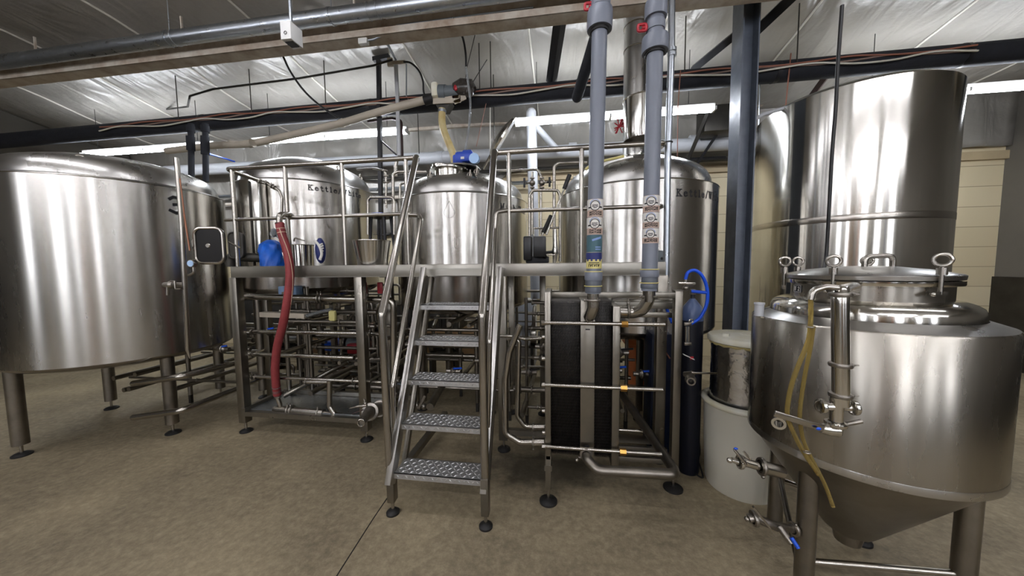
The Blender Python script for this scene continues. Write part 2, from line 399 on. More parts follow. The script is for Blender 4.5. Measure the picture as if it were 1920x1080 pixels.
# ceiling liner: sags between seams, comes down the top of the rear wall
b = B(); NX, NY = 150, 100
def liner_z(x, y):
    s = (x+.35) / 1.5; f = abs(s-round(s))*2
    k = min(1, max(0, (y-3.0)/2.7)); k = k*k*(3-2*k)
    return ZC - .03 - .3*k - .04*sin(f*pi/2)**.8 + .010*sin(x*5+y*3)*sin(y*4.1) + .02*sin(y*1.7+x*.6)
path = [(YF, 0)] ; vg = []
prof = [(YF+(YB-.12-YF)*k/NY, None) for k in range(NY+1)] + [(YB-.09, z) for z in (3.95, 3.7, 3.5, 3.35, 3.26)]
for (y, zz) in prof:
    row = []
    for i in range(NX+1):
        x = XL+(XR-XL)*i/NX
        if zz is None: row.append(b.bm.verts.new((x, y, liner_z(x, y))))
        else:
            k = (3.95-zz)/(3.95-3.26); bot = 2.2+1.06/(1+math.exp(-(x+1.25)*9)); z2 = 3.95-(3.95-bot)*k
            row.append(b.bm.verts.new((x, y + .03*sin(x*9+z2*2)*(.4+.6*abs(sin(x*2.3))), z2)))
    vg.append(row)
for r0, r1 in zip(vg, vg[1:]):
    for i in range(NX): b.face((r0[i], r0[i+1], r1[i+1], r1[i]))
o = struct('ceiling', b, 'liner')
md = o.modifiers.new('thickness', 'SOLIDIFY'); md.thickness = .05; md.offset = 1
for k in range(-5, 5):      # taped seams of the liner
    x = -.35+k*1.5; b = B()
    b.tube([(x, y, liner_z(x, y)-.012) for y in [YF+.5+j*(YB-YF-.8)/40 for j in range(41)]], .012, 6); struct('trim_2' if k == -5 else 'trim_2', b, 'white_cord')
b = B(); b.bb(XL-.2, XR+.2, YB, YB+.1, 0, 4.6); o = struct('wall_back', b, 'boards', False)
b = B(); b.bb(XL-.2, XL, YF, YB, 0, 4.6); struct('wall_left', b, 'dim_paint', False)
b = B(); b.bb(XR, XR+.2, YF, YB, 0, 4.6); struct('wall_right', b, 'dim_paint', False)
b = B(); b.bb(XL-.2, XR+.2, YF-.2, YF, 0, 4.6); struct('wall_front', b, 'front_paint', False)
b = B(); b.bb(XL, XR, YB-.05, YB, 3.08, 3.2); struct('trim_3', b, 'board_trim', False)
b = B(); b.bb(XL, XR, YF, YF+.03, 0, 1.35); struct('trim_4', b, 'steel_dark', False)  # dark panel added so the tanks reflect darker low down
b = B(); b.bb(XL, XL+.03, YF, YB, 0, 1.6); struct('trim_6', b, 'black_paint', False)  # dark panel added to darken the conical tank's left reflections
b = B(); b.bb(XR-.03, XR, YF, YB, 0, 1.35); struct('trim_5', b, 'steel_dark', False)  # dark panel added on this side too, for darker low reflections
# unseen glowing panels added to the front wall as bright stripes in the steel
for i, (x0, x1, z0, z1) in enumerate([(-7.6, -6.6, 1.5, 3.3), (-4.0, -3.0, 1.5, 3.4), (-1.9, -1.5, 1.5, 3.2), (.7, 1.5, 1.5, 3.3), (2.9, 3.6, 1.5, 3.4), (5.0, 5.8, 1.5, 3.3)]):
    b = B(); b.bb(x0, x1, YF+.01, YF+.05, z0, z1); o = struct('window_%d' % (i+1), b, 'daylight', False)
    b = B()
    for xx in (x0-.05, x1+.05): b.bb(xx-.05, xx+.05, YF, YF+.1, z0-.1, z1+.1)
    for zz in (z0-.05, z1+.05): b.bb(x0-.1, x1+.1, YF, YF+.1, zz-.05, zz+.05)
    f = b.build('window_frame', 'steel_dark', o, False)

# ------------------------------------------------------------------ fluorescent strips
def fixture(x0, x1, y, z, m, label, group=None):
    t = thing('fluorescent_strip_light', label, 'ceiling light', ((x0+x1)/2, y, z), group)
    B().bb(x0, x1, y-.02, y+.02, z+.02, z+.07, bev=.004).build('housing', 'white_enamel', t)
    h = (x0+x1)/2
    for a, c in ((x0+.02, h-.02), (h+.02, x1-.02)):
        for dy in (-.035, .035): B().cyl((a, y+dy, z), (c, y+dy, z), .019, 8).build('tube', m, t)
    for xx in (x0+.01, h, x1-.01): B().bb(xx-.012, xx+.012, y-.055, y+.055, z-.02, z+.02).build('lamp_holder', 'white_enamel', t)
    for xx in (x0+.3, x1-.3): B().cyl((xx, y, z+.09), (xx, y, ZC), .004, 6).build('hanging_wire', 'black_cord', t)
    return t
LY, LZ = 4.45, 3.45
fixture(-7.65, -5.17, LY, LZ, 'tube_light', 'lit white strip light hanging behind the black insulated drop pipes')
fixture(-4.53, -2.08, LY, LZ, 'tube_light', 'lit double strip light hanging above the left kettle')
fixture(-.6, 1.85, LY, LZ, 'tube_light', 'lit strip light hanging behind the two grey vertical pipes')
fixture(3.2, 5.6, LY, LZ, 'tube_light', 'lit strip light hanging behind the tall polished tank')
for k, x0 in enumerate((-5.2, -2.2, 1.4)):  # unseen row added to brighten the ceiling in the foreground
    fixture(x0, x0+2.44, 1.35, 3.75, 'front_light', 'strip light high over the floor in front of the stairs, %s from the left' % ('first', 'second', 'third')[k], 'strip lights in front of the platform')
for yy in (-1.6, -3.6):
    for k, x0 in enumerate((-6.5, -3.4, .1, 3.0)):
        fixture(x0, x0+2.44, yy, 3.6, 'room_light', 'strip light over the open floor, %s row, %s from the left wall' % ('nearer' if yy > -2 else 'farther', ('first', 'second', 'third', 'fourth')[k]), 'strip lights over the open floor')

# ------------------------------------------------------------------ ceiling steel, ducts and services
def run(name, label, cat, pts, r, m, group=None, seg=8, fil=0, smoothc=False):
    return tag(B().tube(curve(pts) if smoothc else pts, r, seg, fil=fil).build(name, m), label, cat, group)
# tan painted beam (C-section)
yb = 3.25; z0 = at(313, 131, Y=yb).z
b = B(); b.bb(XL, XR, yb-.15, yb, z0, z0+.012); b.bb(XL, XR, yb-.155, yb-.143, z0, z0+.06); b.bb(XL, XR, yb-.07, yb-.06, z0+.01, z0+.24); b.bb(XL, XR, yb-.15, yb, z0+.24, z0+.25)
for k in range(-8, 7, 2): b.bb(k-.008, k+.008, yb-.08, yb-.064, z0+.24, ZC-.1)
tag(b.build('roof_beam', 'tan_paint'), 'long tan painted roof beam with rust specks below the galvanized duct', 'beam')['kind'] = 'thing'
# galvanized round duct
t = thing('galvanized_duct', 'shiny round galvanized duct running above the tan roof beam', 'duct', (-2.5, 2.98, 3.8))
pa, pb = at(313, 74, Y=2.98), at(740, 15, Y=2.98); dz = (pb.z-pa.z)/(pb.x-pa.x); zd = pa.z
def dp(x): return Vector((x, 2.98, pa.z+dz*(x-pa.x)))
B().tube([dp(XL+.1), dp(-1.6)], .068, 24).build('duct_pipe', 'galvanized', t)
B().tube([dp(-1.6), dp(XR-.1)], .07, 24).build('duct_pipe', 'galvanized', t)
for px in (318, 623):
    x = at(px, 60, Y=2.98).x; B().tube([dp(x-.01), dp(x+.01)], .074, 24).cyl(dp(x)+Vector((0, 0, .07)), (x, 2.98, ZC), .004, 6).build('hanger_strap', 'galvanized', t)
for px in (330, 694, 712): x = at(px, 60, Y=2.98).x; B().ring(dp(x), .069, .004, (1, 0, 0), 28).build('duct_seam', 'galvanized', t)
# outlet box on a drop conduit
q = at(547, 66, Y=2.2); t = thing('outlet_box', 'white metal outlet box hanging on a short drop conduit from the ceiling', 'outlet box', (q.x, q.y, q.z-.06))
B().box((q.x, q.y, q.z), (.08, .11, .12), bev=.004).build('box', 'white_enamel', t); B().cyl((q.x, q.y, q.z+.06), (q.x, q.y, ZC-.02), .011, 12).build('conduit', 'galvanized', t)
B().box((q.x+.0, q.y, q.z-.062), (.06, .06, .006)).ring((q.x, q.y-.057, q.z-.02), .01, .002, (0, 1, 0), 12, 6).build('receptacle', 'black_plastic', t)
# conduit clipped along the beam
run('beam_conduit', 'thin metal conduit clipped along the face of the tan beam', 'conduit', ats([(672, 78), (700, 74), (722, 65), (745, 48), (790, 42), (1000, 14)], 3.14), .010, 'galvanized', fil=.05, seg=10)
q = at(682, 78, Y=3.14); tag(B().box(q, (.09, .05, .06), bev=.004).build('junction_box', 'white_enamel'), 'small white junction box on the tan beam at the conduit end', 'junction box')
# black insulated main pipe with cables
YP = 4.1; pa = at(313, 237, Y=YP); pb = at(1607, 122, Y=YP)
def mp_(x): return Vector((x, YP, pa.z+(pb.z-pa.z)*(x-pa.x)/(pb.x-pa.x)))
t = thing('insulated_pipe', 'thick black foam-insulated pipe crossing the whole room under the ceiling', 'pipe', mp_(0))
B().tube([mp_(XL+.05), mp_(XR-.05)], .105, 20).build('insulation', 'black_foam', t)
for x in (-4.9, -2.4, 0.2, 2.3, 4.0): B().tube([mp_(x-.02), mp_(x+.02)], .109, 20).build('insulation_tape', 'black_paint', t)
for i, (m, off, nm) in enumerate((('pink_wire', -.02, 'pinkish cable draped loosely along the black insulated pipe'), ('orange_wire', -.0, 'orange cable lying along the top of the black insulated pipe'), ('white_cord', -.03, 'grey-white cable sagging in swags along the black insulated pipe'))):
    pts = []; n = 30
    for k in range(n+1):
        x = -6.5+10.5*k/n; pts.append(mp_(x)+Vector((0, -.115-.01*i, .035+off-.045*abs(sin(k*.9+i))*(1.3 if i == 2 else .7))))
    run('cable', nm, 'cable', pts, .009, m, smoothc=True, seg=6)
# threaded hanger rods
for i, (px, lab) in enumerate([(333, 'left edge of the photo'), (471, 'left end of the conduit elbow'), (611, 'blackened box cord'), (900, 'grain auger motor'), (921, 'clear drain hose'), (1282, 'tall galvanized conduit'), (1490, 'top of the tall polished tank')]):
    x = at(px, 200, Y=YP-.1).x
    b = B().cyl((x, YP-.1, mp_(x).z+.02), (x, YP-.1, ZC-.02), .006, 6).ring(mp_(x), .093, .005, (1, 0, 0), 20, 6)
    tag(b.build('hanger_rod', 'steel_dark'), 'thin hanger rod and loop holding the black pipe, %s' % ['nearest the left wall', 'above the black drop pipes', 'above the left kettle', 'beside the grain auger motor', 'between auger motor and dark rafter brace', 'beside the tall galvanized conduit', 'nearest the tall polished tank'][i], 'hanger rod')
# thin grey line pipe across ceiling
run('ceiling_conduit', 'thin dark conduit running under the ceiling liner with a bend at its left end', 'conduit', [at(313, 205, Y=4.6), at(352, 200, Y=4.2), at(356, 180, Y=3.9), at(400, 167, Y=3.75), at(560, 147, Y=3.75), at(700, 123, Y=3.75), at(735, 112, Y=3.75)], .012, 'steel_dark', fil=.06)
# dark rafters and braces
run('roof_brace', 'black steel brace dropping from the tan beam to the black pipe, right of the auger', 'brace', [at(1054, 12, Y=3.3), at(1034, 152, Y=4.15)], .065, 'black_paint', seg=4)
b = B().tube([at(1122, 55, Y=2.75), at(1082, 182, Y=3.35)], .05, 20).ball(at(1082, 182, Y=3.35), .05)
tag(b.build('insulated_riser', 'black_foam'), 'black rounded insulated pipe end behind the left grey pipe', 'pipe')
run('roof_brace', 'black diagonal brace left of the grey steel column', 'brace', [at(1385, 60, Y=3.9), at(1300, 130, Y=4.3)], .05, 'black_paint', seg=4)
run('roof_brace', 'black diagonal brace right of the grey steel column', 'brace', [at(1500, -20, Y=3.4), at(1385, 90, Y=3.9)], .06, 'black_paint', seg=4)
run('roof_brace', 'rusty brown diagonal brace above the tall polished tank rim', 'brace', [at(1560, 128, Y=4.3), at(1510, 195, Y=5.2)], .04, 'rust_paint', seg=4)
# rear purlin along the wall top and white vent main
b = B(); zp = at(860, 234, Y=5.75).z
b.bb(XL, XR, 5.72, 5.78, zp-.05, zp+.07); b.bb(XL, XR, 5.68, 5.78, zp+.07, zp+.085)
tag(b.build('rear_purlin', 'tan_paint'), 'tan steel purlin along the top of the back wall behind the lights', 'beam')['kind'] = 'thing'
t = thing('vent_main', 'wide white pipe running along the back wall above the kettles', 'pipe', (0, 5.5, 3.4))
za, zb_ = at(370, 318, Y=5.5), at(1310, 273, Y=5.5)
B().tube([Vector((-7.5, 5.5, za.z)), Vector((3.5, 5.5, zb_.z))], .1, 20).build('pipe', 'white_pipe', t)
for x in (-4.2, -2.0, .2, 2.0): B().tube([(x-.06, 5.5, (za.z+zb_.z)/2), (x+.06, 5.5, (za.z+zb_.z)/2)], .108, 20).build('coupling', 'white_pipe', t)
run('wall_pipe', 'slim dark pipe on the back wall just under the wide white pipe', 'pipe', [Vector((-6, 5.75, 3.22)), Vector((3.2, 5.75, 3.22))], .03, 'steel_dark')
run('wall_pipe', 'slim grey pipe on the back wall behind the left kettle', 'pipe', [Vector((-7, 5.75, 3.0)), Vector((-.3, 5.75, 3.0))], .035, 'galvanized')
run('wall_pipe', 'grey pipe between mash tun and left kettle on the back wall', 'pipe', [Vector((-7, 5.8, 2.86)), Vector((-1, 5.8, 2.86))], .03, 'tan_paint')
# vertical white vent pipe with a diagonal branch
t = thing('vent_pipe', 'tall white vertical vent pipe behind the railing, between mash tun and right kettle', 'pipe', at(997, 500, Y=4.9))
B().tube([at(1004, 560, Y=4.9), at(996, 214, Y=4.9)], .072, 20).ball(at(996, 212, Y=4.9), .072).build('pipe', 'white_pipe', t)
B().tube([at(1000, 232, Y=4.9), at(1048, 285, Y=5.3)], .05, 16).build('branch', 'white_pipe', t)
# grain conveyor pipe
t = thing('grain_conveyor', 'beige grain conveyor pipe rising to a motor head with a clear yellowed drop hose', 'conveyor', at(840, 175, Y=3.9))
B().tube(curve([at(313, 283, Y=4.2), at(400, 273, Y=4.15), at(470, 269, Y=4.1), at(560, 250, Y=4.05), at(640, 231, Y=4.0), at(700, 213, Y=3.95), at(760, 197, Y=3.92), at(815, 183, Y=3.9)]), .045, 16).build('conveyor_pipe', 'cream_pipe', t)
for px, py in ((640, 231), (470, 269)): B().tube([at(px-2, py+1, Y=4.03), at(px+4, py-1, Y=4.02)], .052, 16).build('coupling', 'cream_pipe', t)
Yg = 3.88
B().tube([at(796, 189, Y=Yg), at(812, 184, Y=Yg)], .056, 16).build('band_clamp', 'black_rubber', t)
B().box(at(818, 172, Y=Yg), (.085, .16, .17), bev=.03).build('motor_end_cover', 'white_lid', t)
B().tube([at(824, 173, Y=Yg), at(836, 173, Y=Yg)], .08, 20).build('gearbox', 'grey_motor', t)
B().tube([at(834, 173, Y=Yg), at(860, 171, Y=Yg)], [.072, .06], 20).build('motor', 'grey_motor', t)
b = B(); b.tube([at(852, 168, Y=Yg), at(866, 165, Y=Yg), at(882, 166, Y=Yg), at(888, 170, Y=Yg)], [.07, .1, .095, .05], 14); b.ball(at(868, 160, Y=Yg-.04), .06, (1.2, 1, .8)); b.ball(at(880, 172, Y=Yg-.03), .06)
o = b.build('plastic_wrap', 'wrap_plastic', t)
B().ball(at(855, 164, Y=Yg-.07), .028, (1, .6, 1.3)).build('red_tape', 'red_plastic', t)['label'] = 'red tape'
b = B(); p1, p2, p3, p4 = at(812, 188, Y=Yg), at(846, 190, Y=Yg), at(837, 206, Y=Yg), at(823, 206, Y=Yg)
b.plate([p1, p2, p3, p4], .12, (0, 1, 0)); b.build('outlet_funnel', 'steel_dark', t)
b = B(); b.bar(at(812, 187, Y=Yg-.02), at(864, 184, Y=Yg-.02), .012, .1); b.bar(at(850, 188, Y=Yg-.02), at(872, 178, Y=Yg-.02), .012, .1); b.build('mounting_bracket', 'cream_pipe', t)
B().tube(curve([at(829, 204, Y=Yg), at(829, 230, Y=Yg), at(834, 250, Y=Yg), at(843, 272, Y=Yg), at(850, 290, Y=Yg), at(853, 309, Y=Yg)]), [.042, .042, .042, .042, .044, .042], 14).build('drop_hose', 'yellow_hose', t)
B().tube([at(829, 206, Y=Yg), at(829, 211, Y=Yg)], .047, 14).build('hose_clamp', 'galvanized', t)
# cords hanging from the ceiling
run('power_cord', 'dark cord curving from the tan beam down to the black pipe at the left', 'cord', ats([(529, 102), (545, 135), (570, 170), (600, 198), (633, 220)], 3.35), .011, 'black_cord', smoothc=True)
run('power_cord', 'black cord arching from the ceiling bracket down into the auger pipe end', 'cord', ats([(757, 116), (770, 118), (785, 132), (793, 152), (795, 175), (806, 187)], 3.85), .011, 'black_cord', smoothc=True)
run('power_cord', 'black cord hanging from the tan beam to the grain auger motor', 'cord', ats([(859, 54), (868, 72), (873, 100), (874, 128)], 3.55), .011, 'black_cord', smoothc=True)
run('drain_hose', 'clear grey hose hanging past the auger motor down to the blue gear motor', 'hose', [at(874, 126, Y=3.5), at(879, 165, Y=3.5), at(882, 200, Y=3.5), at(879, 240, Y=3.55), at(872, 283, Y=3.6)], .012, 'clear_plastic', smoothc=True)
run('hanging_chain', 'thin dark chain from the tan beam to the auger motor', 'chain', [at(894, 52, Y=3.4), at(876, 125, Y=3.75), at(872, 152, Y=Yg)], .004, 'black_cord')
run('hanging_chain', 'thin slanted chain bracing the auger motor from the right', 'chain', [at(913, 112, Y=4.0), at(886, 155, Y=Yg)], .004, 'black_cord')
run('hanging_cable', 'thin orange cord slanting down behind the auger motor', 'cord', [at(918, 165, Y=4.05), at(905, 222, Y=4.05), at(893, 275, Y=4.05)], .004, 'orange_wire')
run('hanging_cable', 'thin orange cord hanging straight down beside the galvanized conduit', 'cord', [at(1276, 132, Y=3.95), at(1271, 200, Y=3.95), at(1270, 305, Y=3.95)], .005, 'orange_wire')
run('hanging_cable', 'orange cord hanging right of the steel column', 'cord', [at(1483, 100, Y=4.0), at(1473, 200, Y=4.0), at(1466, 240, Y=4.0)], .006, 'orange_wire')
run('black_cable', 'dark cable hanging down in front of the tall polished tank', 'cable', [at(1579, 10, Y=2.45), at(1571, 120, Y=2.45), at(1567, 200, Y=2.45), at(1560, 290, Y=2.45), at(1554, 400, Y=2.45), at(1549, 480, Y=2.45), at(1545, 505, Y=2.3)], .010, 'black_cord', smoothc=True)
# black pole, strap, bracket at left of centre
t = thing('black_pole', 'thin black vertical pole with top arm standing between left kettle and mash tun', 'pole', at(716, 470, Y=4.0))
B().bar(at(710, 112, Y=4.0), at(716, 520, Y=4.0), .045).build('post', 'black_paint', t)
B().bar(at(700, 112, Y=4.0), at(730, 106, Y=4.0), .05).build('arm', 'black_paint', t)
B().bar(at(712, 262, Y=4.0), at(743, 290, Y=4.0), .02).build('strut', 'black_paint', t)
run('strap', 'white flat strap hanging from the ceiling beside the black pole', 'strap', [at(742, 115, Y=3.95), at(745, 180, Y=3.95), at(748, 292, Y=3.95)], .024, 'white_pipe', seg=6)
tag(B().box(at(732, 117, Y=3.9), (.07, .05, .1), bev=.015).cyl(at(730, 118, Y=3.9), at(760, 116, Y=3.9), .02, 10).build('pulley_bracket', 'cream_pipe'), 'cream pulley bracket at the top of the black pole', 'bracket')
run('ceiling_strut', 'steel strut dropping from the tan beam to the pulley bracket', 'strut', [at(722, 74, Y=3.35), at(742, 112, Y=3.9)], .014, 'galvanized')
run('brown_conduit', 'brown painted conduit elbow behind the white strap', 'conduit', [at(690, 228, Y=4.3), at(735, 222, Y=4.3), at(752, 226, Y=4.3), at(754, 292, Y=4.3)], .02, 'rust_paint', fil=.06)
run('hanging_wire', 'thin grey wire with hook hanging right of the white strap', 'wire', [at(762, 120, Y=4.0), at(762, 180, Y=4.0), at(768, 190, Y=4.0)], .008, 'galvanized')
run('hanging_wire', 'thin grey wire hanging above the mash tun left edge', 'wire', [at(778, 202, Y=4.2), at(783, 210, Y=4.2), at(786, 288, Y=4.2)], .006, 'steel_dark')
run('hanging_wire', 'pale thin wire hanging near the auger hose', 'wire', [at(919, 165, Y=4.15), at(919, 285, Y=4.15)], .008, 'white_cord')
run('hanging_wire', 'dark thin rod hanging near the open manway lid', 'wire', [at(925, 140, Y=4.25), at(927, 265, Y=4.25)], .006, 'steel_dark')
# black insulated drops above tank 3
for i, (px, py0, py1, lab) in enumerate(((358, 240, 333, 'left of the two black insulated drop pipes above the numbered tank'), (385, 240, 341, 'right of the two black insulated drop pipes above the numbered tank'))):
    t = thing('insulated_drop_pipe', lab, 'pipe', at(px, py1, Y=3.9), 'black insulated drops over the numbered tank')
    B().tube([at(px, py0-8, Y=3.9), at(px+1, py1, Y=3.9)], .034, 14).build('pipe', 'black_foam', t)
    B().tube([at(px-1, py0+16, Y=3.9), at(px, py0+42+i*8, Y=3.9)], .047, 14).build('insulation_sleeve', 'black_foam', t)
    B().tube([at(px-1, py0-4, Y=3.9), at(px, py0+8, Y=3.9)], .047, 14).build('insulation_sleeve', 'black_foam', t)
run('blue_strap', 'blue strap slanting down behind the black drop pipes', 'strap', [at(394, 289, Y=4.5), at(440, 303, Y=4.6)], .012, 'blue_plastic', seg=6)

# ------------------------------------------------------------------ grey painted column
def colm():
    Y0 = 3.45; p0, p1 = at(1387, 300, Y=Y0), at(1413, 300, Y=Y0); x0, x1 = p0.x, p1.x
    b = B(); D = .2
    b.bb(x0-.012, x0, Y0, Y0+D, 0, ZC+.1); b.bb(x1, x1+.012, Y0, Y0+D, 0, ZC+.1); b.bb(x0-.001, x1+.001, Y0+D/2-.006, Y0+D/2+.006, 0, ZC+.1)
    # the flanges' rolled edges and a base plate
    b.bb(x0-.1, x1+.1, Y0-.08, Y0+D+.08, 0, .02)
    o = b.build('steel_column', 'column_paint', smooth=False); tag(o, 'grey-blue painted steel column standing left of the tall polished tank', 'column'); o['kind'] = 'thing'
colm()

# ------------------------------------------------------------------ tanks
def foot_disc(c, parent=None, r=.055, top=.12):
    f = B().lathe([(0, .0), (r, .0), (r, .012), (r*.75, .022), (.02, .03), (0, .03)], (c[0], c[1], 0), seg=24).build('foot', 'black_rubber', parent)
    B().cyl((c[0], c[1], .02), (c[0], c[1], top+.02), .011, 10).build('threaded_stem', 'tube_steel', f)
    return f
def dome_prof(R, z, rd, h, n=14, neck=0):
    kr = h*.62; out = [(R, z-.0001), (R, z), (R-.006, z+.006), (rd+.008, z+.022), (rd, z+.026)]
    am = 1.12; out += [(rd-kr+kr*cos(k/9*am), z+.026+kr*sin(k/9*am)) for k in range(1, 10)]
    r1, z1 = out[-1]; zt = z+.026+h
    out += [(r1*(1-k/10), z1+(zt-z1)*(1-(1-k/10)**2)) for k in range(1, 11)]
    return out
def tank_shell(t, c, R, zb, zt, rd, hd, bot, m='tank_steel', weld=None, split=True):
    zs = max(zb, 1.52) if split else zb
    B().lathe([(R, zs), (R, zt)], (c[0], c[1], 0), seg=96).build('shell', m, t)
    if zs > zb: B().lathe([(R, zb), (R, zs)], (c[0], c[1], 0), seg=96).build('lower_shell', 'dull_steel', t)  # darker steel carries the shade below the deck in its colour
    B().lathe(dome_prof(R, zt, rd, hd), (c[0], c[1], 0), seg=96).build('dome', 'dome_steel', t)
    B().ring((c[0], c[1], zt), R, .004, seg=96, rs=6).build('weld_seam', 'tube_steel', t)
    B().lathe([(R, zb)] + [(R*cos(k/8*pi/2)**.7 if k < 8 else 0, zb-bot*sin(k/8*pi/2)) for k in range(1, 9)], (c[0], c[1], 0), seg=64).build('dished_bottom', 'dull_steel', t)
    if weld: B().ring((c[0], c[1], weld), R, .003, seg=96, rs=6).build('weld_seam', 'dome_steel', t)
def lug(t, c, ang, r, z, s=1):
    d = Vector((cos(ang), sin(ang), 0)); tt = Vector((-d.y, d.x, 0)); p = Vector((c[0], c[1], z))+d*r
    b = B(); b.ring(p+Vector((0, 0, .05*s)), .024*s, .009*s, d, 18, 8); b.bar(p-Vector((0, 0, .02)), p+Vector((0, 0, .035*s)), .05*s, .014*s, up=tt); b.build('lifting_lug', 'tube_steel', t)
def legs(t, c, r, ztop, angs, rad=.05):
    for a in angs:
        p = (c[0]+cos(a)*r, c[1]+sin(a)*r)
        B().cyl((p[0], p[1], .1), (p[0], p[1], ztop), rad, 20).build('leg', 'old_steel', t); foot_disc(p, t, .06)
K1, KM, K2 = (-3.264, 4.005), (-1.135, 3.874), (.787, 3.819)
# left kettle
tK1 = thing('brewing_kettle', 'big stainless kettle lettered Kettle/White at left behind the railing', 'kettle', (K1[0], K1[1], 0), 'lettered brewing kettles')
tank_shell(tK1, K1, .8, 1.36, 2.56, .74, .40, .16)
legs(tK1, K1, .62, 1.4, (radians(-60), radians(-125), radians(60), radians(125)))
lug(tK1, K1, radians(-22), .66, 2.74); lug(tK1, K1, radians(12), .66, 2.74)
def lettering(t, text, c, R, px, py, h):
    th = atan2(at(px, py, Y=c[1]-R).y-c[1], at(px, py, Y=c[1]-R).x-c[0])
    # intersect the sight line with the shell to find where the text begins
    d = at(px, py, Y=1.0)-Vector((0, 0, EYE)); A = d.x**2+d.y**2; Bq = -2*(d.x*c[0]+d.y*c[1]); Cq = c[0]**2+c[1]**2-R*R
    s = (-Bq-sqrt(max(Bq*Bq-4*A*Cq, 0)))/(2*A); p = Vector((0, 0, EYE))+d*s; th = atan2(p.y-c[1], p.x-c[0])
    segs, wd = text_segs(text, h, .26, 1.12); b = B(); strokes_cyl(b, segs, c, R, th, p.z-h/2, h*.18); b.build('lettering', 'ink', t)
lettering(tK1, 'Kettle/White', K1, .8, 577, 351, .054)
# mash tun
tM = thing('mash_tun', 'stainless mash tun with a blue gear motor and open manway in the middle', 'tank', (KM[0], KM[1], 0))
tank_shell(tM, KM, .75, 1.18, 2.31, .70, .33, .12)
legs(tM, KM, .6, 1.2, (radians(-50), radians(-130), radians(50), radians(130)))
lug(tM, KM, radians(-18), .62, 2.46); lug(tM, KM, radians(15), .62, 2.46)
lettering(tM, 'Mash Tun', KM, .75, 938, 386, .055)
# embossed drop on the front
p = at(843, 398, Y=3.14); b = B(); pts = []
for k in range(24):
    a = 2*pi*k/24; rr = .055; u, v = rr*sin(a)*(1 if cos(a) < 0 else (1-cos(a)*.75)), rr*cos(a)*(1 if cos(a) < 0 else 1.9)
    th = atan2(p.y-KM[1], p.x-KM[0])+u/.75; pts.append(Vector((KM[0]+cos(th)*.751, KM[1]+sin(th)*.751, p.z+v)))
b.tube(pts, .0025, 6, closed=True); b.build('embossed_drop', 'dome_steel', tM)
# neck, flange, vent cup, motor, lid on the mash tun
Yn = 3.45; n0 = at(843, 336, Y=Yn); zt = at(843, 321, Y=Yn).z
B().lathe([(.16, n0.z-.06), (.16, zt), (.2, zt), (.2, zt+.014), (0, zt+.02)], (n0.x, Yn, 0), seg=48).build('manway_neck', 'mirror_steel', tM)
b = B(); b.lathe([(.2, zt+.016), (.205, zt+.02), (.2, zt+.03), (0, zt+.034)], (n0.x+.12, Yn+.02, 0), seg=40); b.build('manway_flange', 'dome_steel', tM)
v0 = at(827, 316, Y=3.65); B().lathe([(.1, v0.z-.08), (.1, v0.z+.03), (.104, v0.z+.034), (.092, v0.z+.034), (.092, v0.z-.02)], (v0.x, 3.65, 0), seg=40).build('vent_collar', 'mirror_steel', tM)
for px, py in ((805, 330), (880, 328), (893, 322)):
    q = at(px, py, Y=3.3); b = B(); b.ring(q, .022, .007, (0, 1, 0), 16, 6); b.ball(q-Vector((0, 0, .03)), .016); b.cyl(q-Vector((0, 0, .05)), q+Vector((.01, 0, .05)), .008, 8); b.build('wing_clamp', 'cast_steel', tM)
g = at(873, 297, Y=3.45)
b = B(); b.box(g, (.2, .16, .11), bev=.03); b.box(g+Vector((-.07, 0, -.02)), (.11, .13, .1), bev=.02); b.box(g+Vector((.03, 0, .05)), (.1, .12, .04), bev=.015)
gm = b.build('gear_motor', 'blue_motor', tM); g2 = at(889, 297, Y=3.36)
B().lathe([(0, 0), (.052, 0), (.052, .05), (0, .05)], (g2.x, 3.35, g2.z), (0, 1, 0), seg=28).build('end_cover', 'light_blue', gm)
g3 = at(867, 296, Y=3.368); B().box(g3, (.036, .004, .024)).build('name_plate', 'label_white', gm)
B().cyl(g3+Vector((0, .05, -.1)), g3+Vector((0, .05, -.04)), .03, 14).build('shaft_housing', 'grey_motor', gm)
lp = [at(905, 318, Y=3.45), at(915, 300, Y=3.5), at(935, 262, Y=3.6), at(948, 240, Y=3.65), at(961, 222, Y=3.7)]
b = B(); ax = (lp[-1]-lp[1]).normalized(); nrm = Vector((-.55, -.72, .0)); nrm = (nrm-ax*nrm.dot(ax)).normalized(); mid = (lp[1]+lp[-1])/2; vw = (mid-Vector((0, 0, EYE))).normalized(); side = (vw-ax*vw.dot(ax)).normalized()
nrm = ax.cross(side).normalized(); nrm = (nrm+vw*.07).normalized()
b.lathe([(0, .045), (.14, .036), (.24, .0), (.262, -.012), (.262, -.03), (.24, -.03), (.14, .01), (0, .02)], mid, nrm, seg=44); b.build('open_lid', 'mirror_steel', tM)
B().tube([lp[0], lp[1], lp[2]], .012, 10).build('lid_hinge_arm', 'tube_steel', tM)
# right kettle
tK2 = thing('brewing_kettle', 'big stainless kettle lettered Kettle/White standing right, beside the grey column', 'kettle', (K2[0], K2[1], 0), 'lettered brewing kettles')
tank_shell(tK2, K2, .8, .98, 2.32, .74, .38, .14, split=False)
legs(tK2, K2, .62, 1.0, (radians(-60), radians(-125), radians(60), radians(125)))
lug(tK2, K2, radians(-165), .66, 2.45); lug(tK2, K2, radians(195-40), .66, 2.45)
lettering(tK2, 'Kettle/White', K2, .8, 1268, 361, .056)
